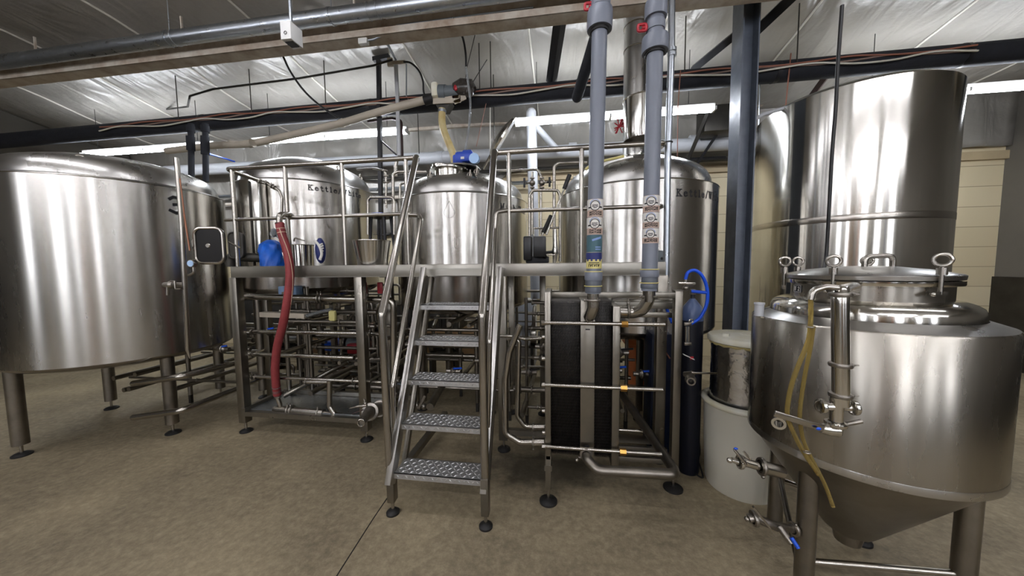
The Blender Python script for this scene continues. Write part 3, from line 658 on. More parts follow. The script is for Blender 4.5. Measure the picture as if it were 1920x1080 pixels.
# exhaust stack with hood collar
sx = at(1190, 290, Y=3.85)
b = B(); s0, s1 = at(1189, 330, Y=3.85), at(1190, 15, Y=3.85)
B().tube([Vector((sx.x, 3.85, 2.45)), Vector((sx.x, 3.85, ZC+.05))], .125, 32).build('exhaust_stack', 'dome_steel', tK2)
for py in (52, 96, 240): z = at(1190, py, Y=3.85).z; B().ring((sx.x, 3.85, z), .126, .006, seg=36, rs=6).build('stack_band', 'tube_steel', tK2)
hc = at(1203, 215, Y=3.62); z0 = at(1212, 262, Y=3.6).z; z1 = at(1212, 187, Y=3.6).z
tag(B().lathe([(.168, z0), (.178, z0+.05), (.178, z1), (.186, z1+.01)], (hc.x, 3.62, 0), seg=40).build('exhaust_hood', 'mirror_steel'), 'short wide steel collar hood beside the exhaust stack above the right kettle', 'hood')
q = at(1161, 237, Y=3.7); b = B()
for k in range(16): a = random.uniform(0, 6.28); b.cyl(q, q+Vector((cos(a)*.05, random.uniform(-.02, .02), sin(a)*.09)), .006, 6)
tag(b.build('red_streamer', 'red_plastic'), 'bunch of red streamers hanging left of the exhaust stack', 'decoration')
# manway of the right kettle: tilted rim, cream gasket, arms
Ym = 3.5; m0 = at(1150, 322, Y=Ym)
b = B(); ax = Vector((-.18, -.15, 1)).normalized(); b.lathe([(.2, -.12), (.2, .0), (.225, .0), (.225, .02), (.2, .02), (.19, .0)], at(1172, 308, Y=Ym), ax, seg=48); b.build('manway_neck', 'dome_steel', tK2)
B().tube([at(1098, 318, Y=3.3), at(1110, 308, Y=3.3), at(1140, 300, Y=3.3), at(1170, 293, Y=3.3)], .014, 8).build('lid_gasket', 'label_yellow', tK2)
B().bar(at(1120, 318, Y=3.28), at(1188, 302, Y=3.28), .1, .02, up=(0, 1, 0)).build('hinge_bracket', 'dome_steel', tK2)
B().ring(at(1152, 315, Y=3.27), .014, .006, (0, 1, 0), 14, 6).build('bracket_eye', 'steel_dark', tK2)
B().cyl(at(1190, 318, Y=3.6), at(1190, 292, Y=3.6), .1, 24).build('vent_neck', 'mirror_steel', tK2)
# tank 3 at the far left
K3 = (-4.415, 2.8)
def perp(px, c):
    q = at(px, 500, Y=1.0); d = Vector((q.x, q.y)).normalized(); return d*Vector(c).dot(d)
def zsil(px, py, c): p = perp(px, c); return at(px, py, Y=p.y).z
z3t, z3b = zsil(430, 380, K3), zsil(430, 628, K3)
R3 = abs(K3[0]*at(430, 500, Y=1).y-K3[1]*at(430, 500, Y=1).x)/hypot(at(430, 500, Y=1).x, 1)
t3 = thing('brewing_tank', 'stainless tank marked with a large number 3 at the left edge', 'tank', (K3[0], K3[1], 0))
tank_shell(t3, K3, R3, z3b, z3t, R3*.94, .30, .1, m='tank_steel', split=False)
lettering(t3, '3', K3, R3, 315, 383, .15)
f3 = at(325, 812, Z=0); legs(t3, K3, hypot(f3.x-K3[0], f3.y-K3[1]), z3b, [atan2(f3.y-K3[1], f3.x-K3[0])+k*pi/2 for k in range(4)], .05)
lug(t3, K3, radians(10), R3*.86, z3t+.08); lug(t3, K3, radians(-50), R3*.8, z3t+.11, 1.2)
# bent tube rails round its skid
for py in ((711, 706, 680), (775, 770, 728)):
    B().tube([at(250, py[0]+8, Y=2.45), at(340, py[1], Y=2.45), at(446, py[2], Y=2.95), at(520, py[2]-34, Y=3.8)], .027, 14, fil=.05).build('skid_rail', 'tube_steel', t3)
# vertical sight pipe + gauge + open side manway door
b = B().tube([at(331, 296, Y=2.15), at(341, 420, Y=2.15), at(347, 540, Y=2.15), at(352, 655, Y=2.15)], .016, 12); b.build('riser_pipe', 'tube_steel', t3)
B().tube([at(352, 655, Y=2.15), at(356, 672, Y=2.15)], [.016, .004], 10).build('pipe_tip', 'tube_steel', t3)
B().tube([at(337, 335, Y=2.15), at(345, 400, Y=2.16), at(356, 470, Y=2.17)], .006, 6).build('sensor_cable', 'copper_pipe', t3)
q = at(357, 494, Y=2.13)
gg = B().lathe([(0, 0), (.026, 0), (.028, .006), (.028, .03), (0, .03)], q, (-.15, 1, 0), seg=24).build('pressure_gauge', 'tube_steel', t3)
B().lathe([(0, -.003), (.023, -.003), (.023, 0)], q, (-.15, 1, 0), seg=24).build('gauge_face', 'gauge_face', gg)
B().tube([q-Vector((0, -.02, .02)), q-Vector((.0, -.02, .07)), q-Vector((.05, -.02, .09))], .009, 8, fil=.02).build('gauge_stem', 'cast_steel', t3)
b = B(); q = at(333, 534, Y=2.15); b.cyl(q-Vector((.12, 0, 0)), q+Vector((.06, 0, 0)), .02, 12); b.ball(q-Vector((.06, 0, 0)), .03); b.tube([q+Vector((-.02, -.03, .03)), q+Vector((.02, -.03, .03)), q+Vector((.02, -.03, -.03)), q+Vector((.07, -.03, -.03))], .007, 8); b.cyl(q-Vector((.09, 0, .0)), q-Vector((.1, 0, .08)), .009, 8); b.build('sample_valve', 'cast_steel', t3)
def round_rect(c, ux, uz, w_, h_, r, n=6):
    out = []
    for sx_, sz_, a0 in ((1, 1, 0), (-1, 1, pi/2), (-1, -1, pi), (1, -1, 3*pi/2)):
        for k in range(n+1):
            a = a0+pi/2*k/n; out.append(c+ux*(sx_*(w_/2-r)+r*cos(a))+uz*(sz_*(h_/2-r)+r*sin(a)))
    return out
def side_door(px, py, Y, w_, h_, yaw, name):
    c = at(px, py, Y=Y); ux = Vector((cos(yaw), sin(yaw), 0)); uz = Vector((0, 0, 1)); n = ux.cross(uz)
    d = B(); d.plate(round_rect(c, ux, uz, w_, h_, .05), .03, n); o = d.build(name, 'door_dark', t3)
    B().tube(round_rect(c+n*.03, ux, uz, w_, h_, .05), .011, 8, closed=True).build('door_rim', 'tube_steel', o)
    B().lathe([(0, .034), (.014, .034), (.018, .03)], c-ux*.01, n, seg=16).build('centre_boss', 'tube_steel', o)
    return c, ux, n
c, ux, n = side_door(398, 461, 2.25, .2, .272, radians(14), 'manway_door')
B().bar(c-ux*.11+Vector((0, 0, .05)), c-ux*.2+Vector((0, .06, .02)), .012, .05).build('door_hinge', 'cast_steel', t3)
B().cyl(c+ux*.12+Vector((0, 0, .03)), c+ux*.24+Vector((0, -.04, -.02)), .007, 8).build('door_handle', 'tube_steel', t3)
# second dark manway plate hanging between tank 3 and the platform post
c = at(442, 460, Y=2.85); ux = Vector((1, 0, 0)); b = B().plate(round_rect(c, ux, Vector((0, 0, 1)), .16, .25, .05), .03, (0, 1, 0)).tube(round_rect(c, ux, Vector((0, 0, 1)), .16, .25, .05), .008, 8, closed=True)
tag(b.build('manway_plate', 'steel_dark'), 'dark rounded manway plate behind the left corner post of the railing', 'manway door')
tag(B().tube([at(434, 500, Y=2.9), at(434, 478, Y=2.9), at(452, 482, Y=2.9), at(500, 484, Y=3.0)], .045, 18, fil=.08).build('elbow_pipe', 'steel_dark'), 'dark steel elbow pipe at the left end of the platform deck', 'pipe')
# panel duct on the kettle's left front
b = B(); p0, p1 = at(447, 337, Y=3.1), at(486, 497, Y=3.1); b.bb(p0.x, at(486, 400, Y=3.1).x, 3.1, 3.2, 1.6, p0.z, bev=.006)
t = tag(b.build('steel_cabinet', 'mirror_steel'), 'tall narrow stainless cabinet box at the left end of the platform', 'cabinet')
B().bb(at(469, 400, Y=3.09).x, at(470.5, 400, Y=3.09).x, 3.085, 3.1, 1.62, p0.z-.02).build('door_edge', 'steel_dark', t, False)
# tall polished tank at right
KB = (2.85, 3.9); RB = abs(KB[0]*1-KB[1]*at(1412, 400, Y=1).x)/hypot(at(1412, 400, Y=1).x, 1); zB = zsil(1415, 243, KB)
tB = thing('fermenter_tank', 'tall mirror-polished tank rising at the right edge behind the marked small tank', 'tank', (KB[0], KB[1], 0))
B().lathe([(RB, .5), (RB, zB), (RB-.008, zB+.008), (RB-.02, zB)], (KB[0], KB[1], 0), seg=128).build('shell', 'mirror_steel', tB)
B().lathe([(RB-.02, zB)] + [(RB*.97*cos(k/10*pi/2)**.8 if k < 10 else 0, zB+.12*sin(k/10*pi/2)) for k in range(1, 11)], (KB[0], KB[1], 0), seg=96).build('dome', 'dome_steel', tB)
zw = zsil(1408, 431, KB)
B().lathe([(RB+.0005, zw-.03), (RB+.0015, zw-.028), (RB+.0015, zw+.028), (RB+.0005, zw+.03)], (KB[0], KB[1], 0), seg=128).build('weld_band', 'tube_steel', tB)
B().lathe([(RB, .5), (RB*.5, .3), (.05, .12)], (KB[0], KB[1], 0), seg=64).build('cone', 'mirror_steel', tB)
legs(tB, KB, RB*.8, .5, (pi/4, 3*pi/4, 5*pi/4, 7*pi/4))
tag(B().tube([at(1408, 330, Y=3.7), at(1408, 228, Y=3.7), at(1430, 215, Y=3.7), at(1520, 188, Y=3.7)], .018, 12, fil=.1).build('vent_tube', 'white_pipe'), 'slim pale tube bending over the rim of the tall polished tank', 'tube')
# ------------------------------------------------------------------ small marked tank at right front
KW = (1.41, 1.77); RW = .42
tW = thing('conical_tank', 'small conical stainless tank with lid clamps and a black W 2 tag, front right', 'tank', (KW[0], KW[1], 0))
def lw(name, prof, m='brushed_steel', seg=96): return B().lathe(prof, (KW[0], KW[1], 0), seg=seg).build(name, m, tW)
lw('shell', [(RW, .75), (RW, 1.325), (RW-.006, 1.333)])
lw('shoulder', [(RW-.006, 1.333), (.345, 1.36)], 'dome_steel')
lw('upper_dome', [(.343, 1.355), (.343, 1.385), (.335, 1.405), (.318, 1.418), (.295, 1.428), (.262, 1.434)], 'mirror_steel')
lw('neck', [(.262, 1.43), (.262, 1.5)])
lw('neck_flange', [(.262, 1.497), (.283, 1.497), (.285, 1.5), (.285, 1.516), (.262, 1.518)], 'mirror_steel')
lid = lw('lid', [(.275, 1.52), (.285, 1.521), (.287, 1.538), (.28, 1.543), (.2, 1.562), (.1, 1.575), (0, 1.579)], 'dome_steel')
lw('weld_band', [(RW+.0003, .735), (RW+.0012, .738), (RW+.0012, .765), (RW+.0003, .768)], 'dome_steel')
lw('cone', [(RW, .75), (.10, .3), (.06, .27), (.05, .22)], 'old_steel')
for a in (radians(156), radians(213), radians(275), radians(112), radians(50)):   # swing clamps round the lid
    d = Vector((cos(a), sin(a), 0)); tt = Vector((-d.y, d.x, 0)); c = Vector((KW[0], KW[1], 0))+d*.292
    b = B(); b.cyl(c+Vector((0, 0, 1.47)), c+Vector((0, 0, 1.575)), .007, 10); b.cyl(c+Vector((0, 0, 1.545)), c+Vector((0, 0, 1.572)), .015, 14); b.ring(c+Vector((0, 0, 1.602)), .022, .0065, (.62, .78, 0), 22, 8)
    b.bar(c+Vector((0, 0, 1.475))-tt*.02, c+Vector((0, 0, 1.475))+tt*.02, .012); b.ball(c+Vector((0, 0, 1.47))-tt*.025, .009); b.build('lid_clamp', 'tube_steel', tW)
c = Vector((KW[0]+.0, KW[1]-.06, 1.57)); B().tube([c-Vector((.05, 0, 0)), c+Vector((-.05, 0, .05)), c+Vector((.06, 0, .055)), c+Vector((.06, 0, .0))], .011, 12, fil=.03).build('lid_handle', 'tube_steel', lid)
# black tag with W 2
def on_cyl(px, py, c, R):
    d = at(px, py, Y=1.0)-Vector((0, 0, EYE)); A = d.x**2+d.y**2; Bq = -2*(d.x*c[0]+d.y*c[1]); Cq = c[0]**2+c[1]**2-R*R
    s = (-Bq-sqrt(max(Bq*Bq-4*A*Cq, 0)))/(2*A); p = Vector((0, 0, EYE))+d*s; return p, atan2(p.y-c[1], p.x-c[0])
p, th = on_cyl(1495, 541, KW, .262)
b = B(); strokes_cyl(b, [((-.022, 0), (.022, 0))], KW, .262, th, p.z, .034, out=.0015); tg = b.build('name_tag', 'ink', tW)
segs, wd = text_segs('W 2', .018, .1); b = B(); strokes_cyl(b, segs, KW, .2635, th-wd/2/.262, p.z-.009, .0035, out=.001); b.build('tag_lettering', 'label_white', tg)
b = B(); hw, hh = .028, .0155; strokes_cyl(b, [((-hw, -hh), (hw, -hh)), ((-hw, hh), (hw, hh)), ((-hw, -hh), (-hw, hh)), ((hw, -hh), (hw, hh))], KW, .2635, th, p.z, .002, out=.001); b.build('tag_border', 'label_white', tg)
# legs with braces
LG = [at(1452, 985, Z=0), Vector((1.135, 1.64, 0)), Vector((1.72, 1.6, 0)), Vector((1.7, 2.05, 0))]
for q in LG:
    B().cyl((q.x, q.y, .03), (q.x, q.y, .66), .038, 24).build('leg', 'old_steel', tW); foot_disc(q, tW, .05, .05)
B().cyl((LG[0].x, LG[0].y-.02, .33), (LG[1].x, LG[1].y+.02, .12), .014, 12).build('leg_brace', 'tube_steel', tW)
B().cyl((LG[0].x, LG[0].y, .3), (LG[3].x, LG[3].y, .2), .014, 12).build('leg_brace', 'tube_steel', tW)
B().cyl((LG[1].x, LG[1].y, .2), (LG[2].x, LG[2].y, .25), .014, 12).build('leg_brace', 'tube_steel', tW)
# standpipe in front with cross and valves (kept as parts: all clamped to the tank)
YS = 1.27
sp = [at(1577, 760, Y=YS), at(1575, 548, Y=YS), at(1600, 540, Y=YS+.25)]
B().tube(sp, .024, 24, fil=.035).build('standpipe', 'mirror_steel', tW)
B().tube([at(1570, 540, Y=YS), at(1548, 538, Y=YS), at(1524, 545, Y=YS), at(1520, 562, Y=YS)], .011, 14, fil=.03).build('blow_off_spout', 'tube_steel', tW)
def clampring(b, c, r, axis, ears=True, up=None):
    c = Vector(c); ax = Vector(axis).normalized(); b.lathe([(r*.9, -.008), (r*1.25, -.006), (r*1.32, 0), (r*1.25, .006), (r*.9, .008)], c, ax, seg=24)
    if ears:
        u, v = frame_of(ax); s = Vector(up) if up else u
        b.ball(c+s*r*1.45, r*.28, seg=8); b.cyl(c+s*r*1.3, c+s*r*1.9+v*r*.3, r*.12, 8)
    return b
for py in (552, 684, 741): clampring(B(), at(1576, py, Y=YS), .025, (0, 0, 1), up=(1, 0, 0)).build('clamp', 'cast_steel', tW)
for s_ in (-1, 1):
    c = at(1570, 763, Y=YS); e = c+Vector((s_*.05, -.0, 0)); b = B().cyl(c, e, .013, 16); clampring(b, e, .02, (1, 0, 0), False); b.build('cross_arm', 'mirror_steel', tW)
b = B(); b.tube([at(1570, 745, Y=YS), at(1568, 792, Y=YS)], .019, 18); clampring(b, at(1567, 794, Y=YS), .024, (0, 0, 1), up=(1, 0, 0)); b.cyl(at(1567, 798, Y=YS), at(1565, 812, Y=YS), .02, 16); b.build('cross_body', 'mirror_steel', tW)
b = B(); b.tube([at(1538, 802, Y=YS), at(1552, 805, Y=YS), at(1568, 806, Y=YS)], [.016, .02, .024], 18); vb = b.build('valve_body', 'mirror_steel', tW)
B().bar(at(1452, 775, Y=YS-.02), at(1545, 804, Y=YS-.02), .006, .022, up=(0, 0, 1), bev=.002).build('valve_lever', 'tube_steel', vb)
B().ball(at(1535, 804, Y=YS-.03), .008, (1, .4, .7)).build('blue_cap', 'blue_plastic', vb)
B().cyl(at(1575, 797, Y=YS), at(1615, 790, Y=YS), .008, 10).build('drain_tube', 'cast_steel', vb)
b = B(); c = at(1460, 793, Y=1.42); dv = Vector((-.5, -.86, 0)); b.lathe([(.018, .06), (.018, 0), (.024, 0), (.024, -.008), (.015, -.008), (.015, .05)], c, -dv, seg=24); b.build('side_port', 'mirror_steel', tW)
# yellowish clear hose from the spout
th_ = thing('clear_hose', 'thin yellowed clear hose looping down the front of the small conical tank', 'hose', at(1520, 800, Y=1.25))
B().tube(curve([at(1520, 560, Y=YS), at(1520, 600, Y=YS), at(1515, 640, Y=1.28), at(1495, 690, Y=1.28), at(1482, 730, Y=1.28), at(1476, 775, Y=1.28), at(1485, 805, Y=1.28), at(1505, 845, Y=1.3), at(1535, 890, Y=1.32)]), .0075, 10).build('hose', 'clear_hose', th_)
B().tube(curve([at(1525, 612, Y=YS), at(1520, 650, Y=1.28), at(1508, 710, Y=1.28), at(1500, 770, Y=1.28), at(1502, 805, Y=1.28), at(1512, 840, Y=1.3), at(1545, 905, Y=1.34), at(1562, 950, Y=1.34)]), .0065, 10).build('hose', 'clear_hose', th_)
for px, py in ((1519, 613), (1513, 848)): B().ring(at(px, py, Y=1.27), .009, .003, (0, 0, 1), 12, 6).build('hose_clip', 'cast_steel', th_)
# lower left outlet valve assembly on the cone
YV = 1.5
b = B(); b.tube([at(1465, 885, Y=1.58), at(1430, 876, Y=1.56)], .028, 20); b.build('outlet_port', 'tube_steel', tW)
clampring(B(), at(1428, 875, Y=1.56), .03, (1, 0, -.1), up=(0, -.3, -.9)).build('clamp', 'cast_steel', tW)
b = B(); b.tube([at(1426, 875, Y=1.56), at(1400, 868, Y=1.55), at(1392, 865, Y=1.55)], [.018, .018, .024], 18); clampring(b, at(1388, 866, Y=1.55), .024, (1, 0, -.1), False); b.tube([at(1386, 866, Y=1.55), at(1372, 862, Y=1.55)], [.014, .011], 14); b.ball(at(1368, 863, Y=1.55), .012)
vb = b.build('outlet_valve', 'mirror_steel', tW)
B().bar(at(1376, 842, Y=1.52), at(1400, 872, Y=1.5), .02, .008, bev=.002).build('valve_lever', 'tube_steel', vb); B().bar(at(1394, 846, Y=1.52), at(1408, 862, Y=1.5), .01, .006).build('valve_trigger', 'tube_steel', vb)
B().ball(at(1380, 841, Y=1.52), .007, (1.2, 1, .6)).build('blue_cap', 'blue_plastic', vb)
# bottom drain valve assembly
b = B(); b.tube([at(1520, 1000, Y=1.75), at(1478, 990, Y=1.62), at(1450, 985, Y=1.56), at(1415, 970, Y=1.56), at(1404, 972, Y=1.56)], .018, 16); clampring(b, at(1414, 972, Y=1.56), .026, (1, 0, .1), False); clampring(b, at(1488, 992, Y=1.64), .024, (1, .3, 0), True, (0, -.4, .9)); b.ball(at(1401, 973, Y=1.56), .012)
vb = b.build('drain_valve', 'cast_steel', tW)
B().bar(at(1412, 950, Y=1.53), at(1440, 985, Y=1.52), .014, .008).bar(at(1440, 985, Y=1.52), at(1452, 1004, Y=1.52), .012, .006).build('valve_lever', 'tube_steel', vb)
b = B(); b.tube([at(1462, 988, Y=1.55), at(1485, 1020, Y=1.5)], [.016, .012], 14); b.build('sample_tap', 'cast_steel', vb)
B().tube([at(1484, 1008, Y=1.5), at(1497, 1028, Y=1.48)], .008, 10).build('blue_handle', 'blue_plastic', vb)
# small clear jar standing behind on the ledge
q = at(1423, 592, Y=1.8); B().lathe([(0, 0), (.02, 0), (.02, .055), (.023, .057), (.023, .066), (0, .066)], q, seg=20).build('sample_jar', 'white_pipe', tW)
B().bar(q+Vector((0, 0, -.004)), q+Vector((.06, .0, -.004)), .03, .006).build('jar_bracket', 'tube_steel', tW)

# ------------------------------------------------------------------ bucket stack
KBk = (1.285, 2.50); RBk = .245
tb = thing('plastic_drum', 'big white plastic drum on the floor under the foil-wrapped keg', 'drum', (KBk[0], KBk[1], 0))
zl = zsil(1310, 735, KBk)
B().lathe([(0, .0), (RBk*.86, 0), (RBk*.9, .02), (RBk*.96, zl*.55), (RBk*.98, zl-.03), (RBk*.9, zl-.02), (RBk*.9, .05), (0, .05)], (KBk[0], KBk[1], 0), seg=64).build('drum_body', 'white_plastic', tb)
B().ring((KBk[0], KBk[1], zl-.01), RBk*.97, .022, seg=64, rs=12).build('rim', 'white_lid', tb)
tk = thing('wrapped_keg', 'silver foil-wrapped keg standing inside the white plastic drum', 'keg', (KBk[0], KBk[1], zl-.1))
zt = zsil(1322, 632, KBk); rk = .205
b = B(); seg = 64; rows = 26; g = []
for j in range(rows+1):
    z = zl-.12+(zt-zl+.12)*j/rows; g.append([b.bm.verts.new((KBk[0]+cos(2*pi*i/seg)*(rk+random.uniform(-.0022, .0022)), KBk[1]+sin(2*pi*i/seg)*(rk+random.uniform(-.0022, .0022)), z)) for i in range(seg)])
for j in range(rows):
    for i in range(seg): b.face((g[j][i], g[j][(i+1) % seg], g[j+1][(i+1) % seg], g[j+1][i]))
b.face(g[-1]); b.build('foil_wrap', 'foil_wrap', tk)
B().tube([(KBk[0]+cos(a)*(rk+.002), KBk[1]+sin(a)*(rk+.002), zt-.005-.012*abs(sin(a*9))) for a in [2*pi*k/60 for k in range(60)]], .012, 6, closed=True).build('foam_edge', 'dirty_foam', tk)
tl = B().lathe([(0, zt+.05), (.03, zt+.05), (.035, zt+.045), (.2, zt+.04), (.222, zt+.036), (.23, zt+.025), (.23, zt+.0), (.222, zt-.006), (.0, zt-.006)], (KBk[0], KBk[1], 0), seg=64).build('keg_lid', 'white_lid')
tag(tl, 'thick white plastic lid lying on top of the foil-wrapped keg', 'lid')
q = at(1362, 604, Y=2.45); B().cyl((q.x, 2.45, zt+.04), (q.x, 2.45, zt+.06), .022, 16).build('lid_plug', 'white_lid', tl)

# ------------------------------------------------------------------ platform
YPL = 2.68
tP = thing('brewhouse_platform', 'raised stainless work platform with tube railing in front of the three kettles', 'platform', (-1.1, YPL, 0))
XA, XB = -3.045, .80
ZT = 1.612
b = B(); b.bb(XA, XB, YPL, YPL+.006, 1.508, ZT, bev=.0015); b.bb(XA, XB, YPL, YPL+.05, ZT-.006, ZT); b.bb(XA, XB, YPL, YPL+.05, 1.508, 1.514); b.build('front_beam', 'beam_steel', tP)
for x, y1 in ((XA, 3.1), (XB-.006, 3.5)): B().bb(x, x+.006, YPL, y1, 1.508, ZT, bev=.0015).build('side_beam', 'beam_steel', tP)
b = B(); nst = 96
def deck_y(x):
    y = 3.62 if XA+.5 < x < XB-.1 else 3.3
    for (cx, cy), R_ in ((K1, .8), (KM, .75), (K2, .8)):
        if abs(x-cx) < R_+.02: y = min(y, cy-sqrt((R_+.02)**2-(x-cx)**2))
    return y
top = []
for k in range(nst+1):
    x = XA+.01+(XB-XA-.02)*k/nst; y1 = deck_y(x)
    top.append([b.bm.verts.new((x, YPL+.05, 1.60)), b.bm.verts.new((x, y1, 1.60)), b.bm.verts.new((x, y1, 1.575)), b.bm.verts.new((x, YPL+.05, 1.575))])
for p, q in zip(top, top[1:]):
    for i in range(4): b.face((p[i], p[(i+1) % 4], q[(i+1) % 4], q[i]))
b.face(top[0]); b.face(top[-1][::-1]); b.build('deck_plate', 'frame_steel', tP, False)
pw = .075
def post(px, py, Y=YPL+.045, zt_=1.508, ft=True, wd=pw, X=None):
    x = X if X is not None else at(px, py, Y=Y).x
    B().bb(x-wd/2, x+wd/2, Y-wd/2, Y+wd/2, .1, zt_, bev=.004).build('post', 'frame_steel', tP)
    if ft: foot_disc((x, Y), tP)
    return x
xl = post(449, 620); xm = post(679, 620); xr = post(942, 600); xr2 = post(1239, 600)
for px in (503, 733): post(px, 620, Y=3.35, wd=.07)
for px in (960, 1018, 1200): post(px, 650, Y=3.45, wd=.06)
for px in (625,): post(px, 600, Y=3.8, wd=.06)
# cross members under the deck
for z in (.22,):
    B().bar((xl, YPL+.03, at(460, 777, Y=YPL).z), (xm, YPL+.03, at(460, 777, Y=YPL).z), .05, .045).build('cross_beam', 'frame_steel', tP)
    B().bar((xl+.05, 3.15, .25), (xm+.3, 3.15, .25), .04, .04).build('cross_beam', 'frame_steel', tP)
    B().bar((xl+.03, YPL, .235), (xl+.03, 3.35, .235), .04, .04).build('cross_beam', 'frame_steel', tP)
B().bar((xr, YPL+.03, at(1000, 815, Y=YPL).z), (xr2, YPL+.03, at(1000, 815, Y=YPL).z), .05, .045).build('cross_beam', 'frame_steel', tP)
B().bb(xl+.05, xm-.03, YPL+.06, 3.13, .215, .225).build('drip_tray', 'galvanized', tP, False)
B().bar(at(768, 862, Z=0.06), at(835, 775, Z=.13), .05, .05).build('diagonal_brace', 'frame_steel', tP)
ZR = 2.505; RR = .0205; ZM = at(450, 411, Y=YPL).z
YR = YPL+.02
# left rail: closed loop end at the corner
xr0 = at(425, 322, Y=YR).x; xr1 = at(776, 296, Y=YR).x
B().tube([(xr1, YR, ZR), (xr0, YR, ZR), (xr0-.015, YR+.38, ZR-.02), (xr0-.0, YR+.44, ZR-.03)], RR, 16, fil=.05).build('top_rail', 'tube_steel', tP)
B().tube([(at(428, 411, Y=YR).x-.03, YR, ZM), (at(770, 403, Y=YR).x, YR, ZM)], .016, 14).build('middle_rail', 'tube_steel', tP)
for px, py in ((440, 400), (539, 400), (645, 400), (764, 400)):
    x = at(px, py, Y=YR).x; B().cyl((x, YR, 1.52), (x, YR, ZR), .0185, 14).build('rail_post', 'tube_steel', tP)
x0 = at(933, 286, Y=YR).x; x1 = at(1247, 268, Y=YR).x
B().tube([(x0, YR, ZR), (x1, YR, ZR), (x1-.01, YR+.1, ZR), (.72, 3.42, ZR), (.72, 3.46, 1.6)], RR, 16, fil=.06).build('top_rail', 'tube_steel', tP)
zm2 = at(1240, 386, Y=YR).z
B().tube([(at(950, 395, Y=YR).x, YR, zm2-.0), (x1, YR, zm2), (.72, 3.42, zm2)], .016, 14, fil=.05).build('middle_rail', 'tube_steel', tP)
for px, py in ((955, 400), (1090, 400)):
    x = at(px, py, Y=YR).x; B().cyl((x, YR, 1.52), (x, YR, ZR), .0185, 14).build('rail_post', 'tube_steel', tP)
x = at(1180, 420, Y=3.3).x

# ------------------------------------------------------------------ ladder
tL = thing('access_stairs', 'steep stainless stairs of diamond plate treads with tube handrails, in the middle', 'stairs', (-.78, 2.1, 0))
xa, xb = -1.05, -.475
steps = [(1.89, .285), (2.01, .55), (2.13, .81), (2.255, 1.06), (2.375, 1.305)]
def tread(y, z):
    d = .17; b = B(); b.bb(xa+.0, xb, y, y+d, z-.004, z); b.bb(xa+.0, xb, y, y+.004, z-.038, z); b.bb(xa, xb, y+d-.004, y+d, z-.03, z)
    nx, ny = 19, 5
    for i in range(nx):
        for j in range(ny):
            cx = xa+.012+(xb-xa-.024)*(i+.5)/nx; cy = y+.008+(d-.016)*(j+.5)/ny; a = pi/4 if (i+j) % 2 else -pi/4
            L, W, H = .019, .0045, .006; c, s = cos(a), sin(a)
            v = [b.bm.verts.new((cx+c*L, cy+s*L, z)), b.bm.verts.new((cx-s*W, cy+c*W, z)), b.bm.verts.new((cx-c*L, cy-s*L, z)), b.bm.verts.new((cx+s*W, cy-c*W, z)), b.bm.verts.new((cx, cy, z+H))]
            for k in range(4): b.face((v[k], v[(k+1) % 4], v[4]))
    for i in range(nx):
        cx = xa+.012+(xb-xa-.024)*(i+.5)/nx; zz = z-.02; a = pi/4 if i % 2 else -pi/4; L, W, H = .013, .004, .004; c, s = cos(a), sin(a)
        v = [b.bm.verts.new((cx+c*L, y, zz+s*L)), b.bm.verts.new((cx-s*W, y, zz+c*W)), b.bm.verts.new((cx-c*L, y, zz-s*L)), b.bm.verts.new((cx+s*W, y, zz-c*W)), b.bm.verts.new((cx, y-H, zz))]
        for k in range(4): b.face((v[k], v[(k+1) % 4], v[4]))
    return b
for y, z in steps: tread(y, z).build('tread', 'tread_steel', tL, False)
y_at = lambda z: 1.89+(z-.285)*(2.375-1.89)/(1.305-.285)
for x in (xa-.018, xb+.018):
    pts = [(y_at(.26)-.02, .26), (y_at(1.56)-.02, 1.56), (y_at(1.56)+.03, 1.56), (y_at(.26)+.05, .12)]
    B().bar((x, y_at(.22)+.01, .22), (x, y_at(1.575)+.01, 1.575), .04, .075, up=(0, 1, 0), bev=.003).build('stringer', 'bright_steel', tL)
    # rear stringer tube, parallel
    B().bar((x+(.012 if x < -.8 else -.012), y_at(.2)+.17, .2), (x+(.012 if x < -.8 else -.012), y_at(1.50)+.17, 1.50), .03, .04, up=(0, 1, 0), bev=.002).build('rear_stringer', 'frame_steel', tL)
B().bb(xa-.03, xb+.03, 2.5, 2.66, 1.56, 1.575).build('top_landing_plate', 'tread_steel', tL, False)
B().bb(xa-.0, xb+.0, 2.495, 2.503, 1.52, 1.575).build('top_plate', 'beam_steel', tL, False)
for (px, py), x in (((737, 962), xa), ((911, 988), xb)):
    q = at(px, py, Z=0); B().bb(q.x-.024, q.x+.024, q.y-.028, q.y+.028, .085, .32, bev=.004).build('front_leg', 'frame_steel', tL); foot_disc((q.x, q.y), tL, .042)
# handrails
def hr(pts, r, nm='handrail'): B().tube(pts, r, 16, fil=.04).build(nm, 'tube_steel', tL)
qL, qR = at(737, 962, Z=0), at(911, 988, Z=0)
hr([(qL.x-.01, qL.y-.0, .3), at(716, 590, Y=qL.y+.02), at(781, 294, Y=2.66), at(781, 300, Y=2.69)], .0255)
hr([(qR.x+.0, qR.y-.0, .3), at(904, 592, Y=qR.y+.02), at(927, 284, Y=2.66), at(930, 290, Y=2.69)], .0255)
hr([at(737, 800, Y=2.0), at(736, 725, Y=2.0), at(790, 412, Y=2.62), at(785, 404, Y=2.68), at(768, 403, Y=2.70)], .018, 'lower_handrail')
hr([at(914, 800, Y=2.0), at(918, 640, Y=2.03), at(929, 430, Y=2.6), at(931, 398, Y=2.66), at(952, 394, Y=2.70)], .018, 'lower_handrail')

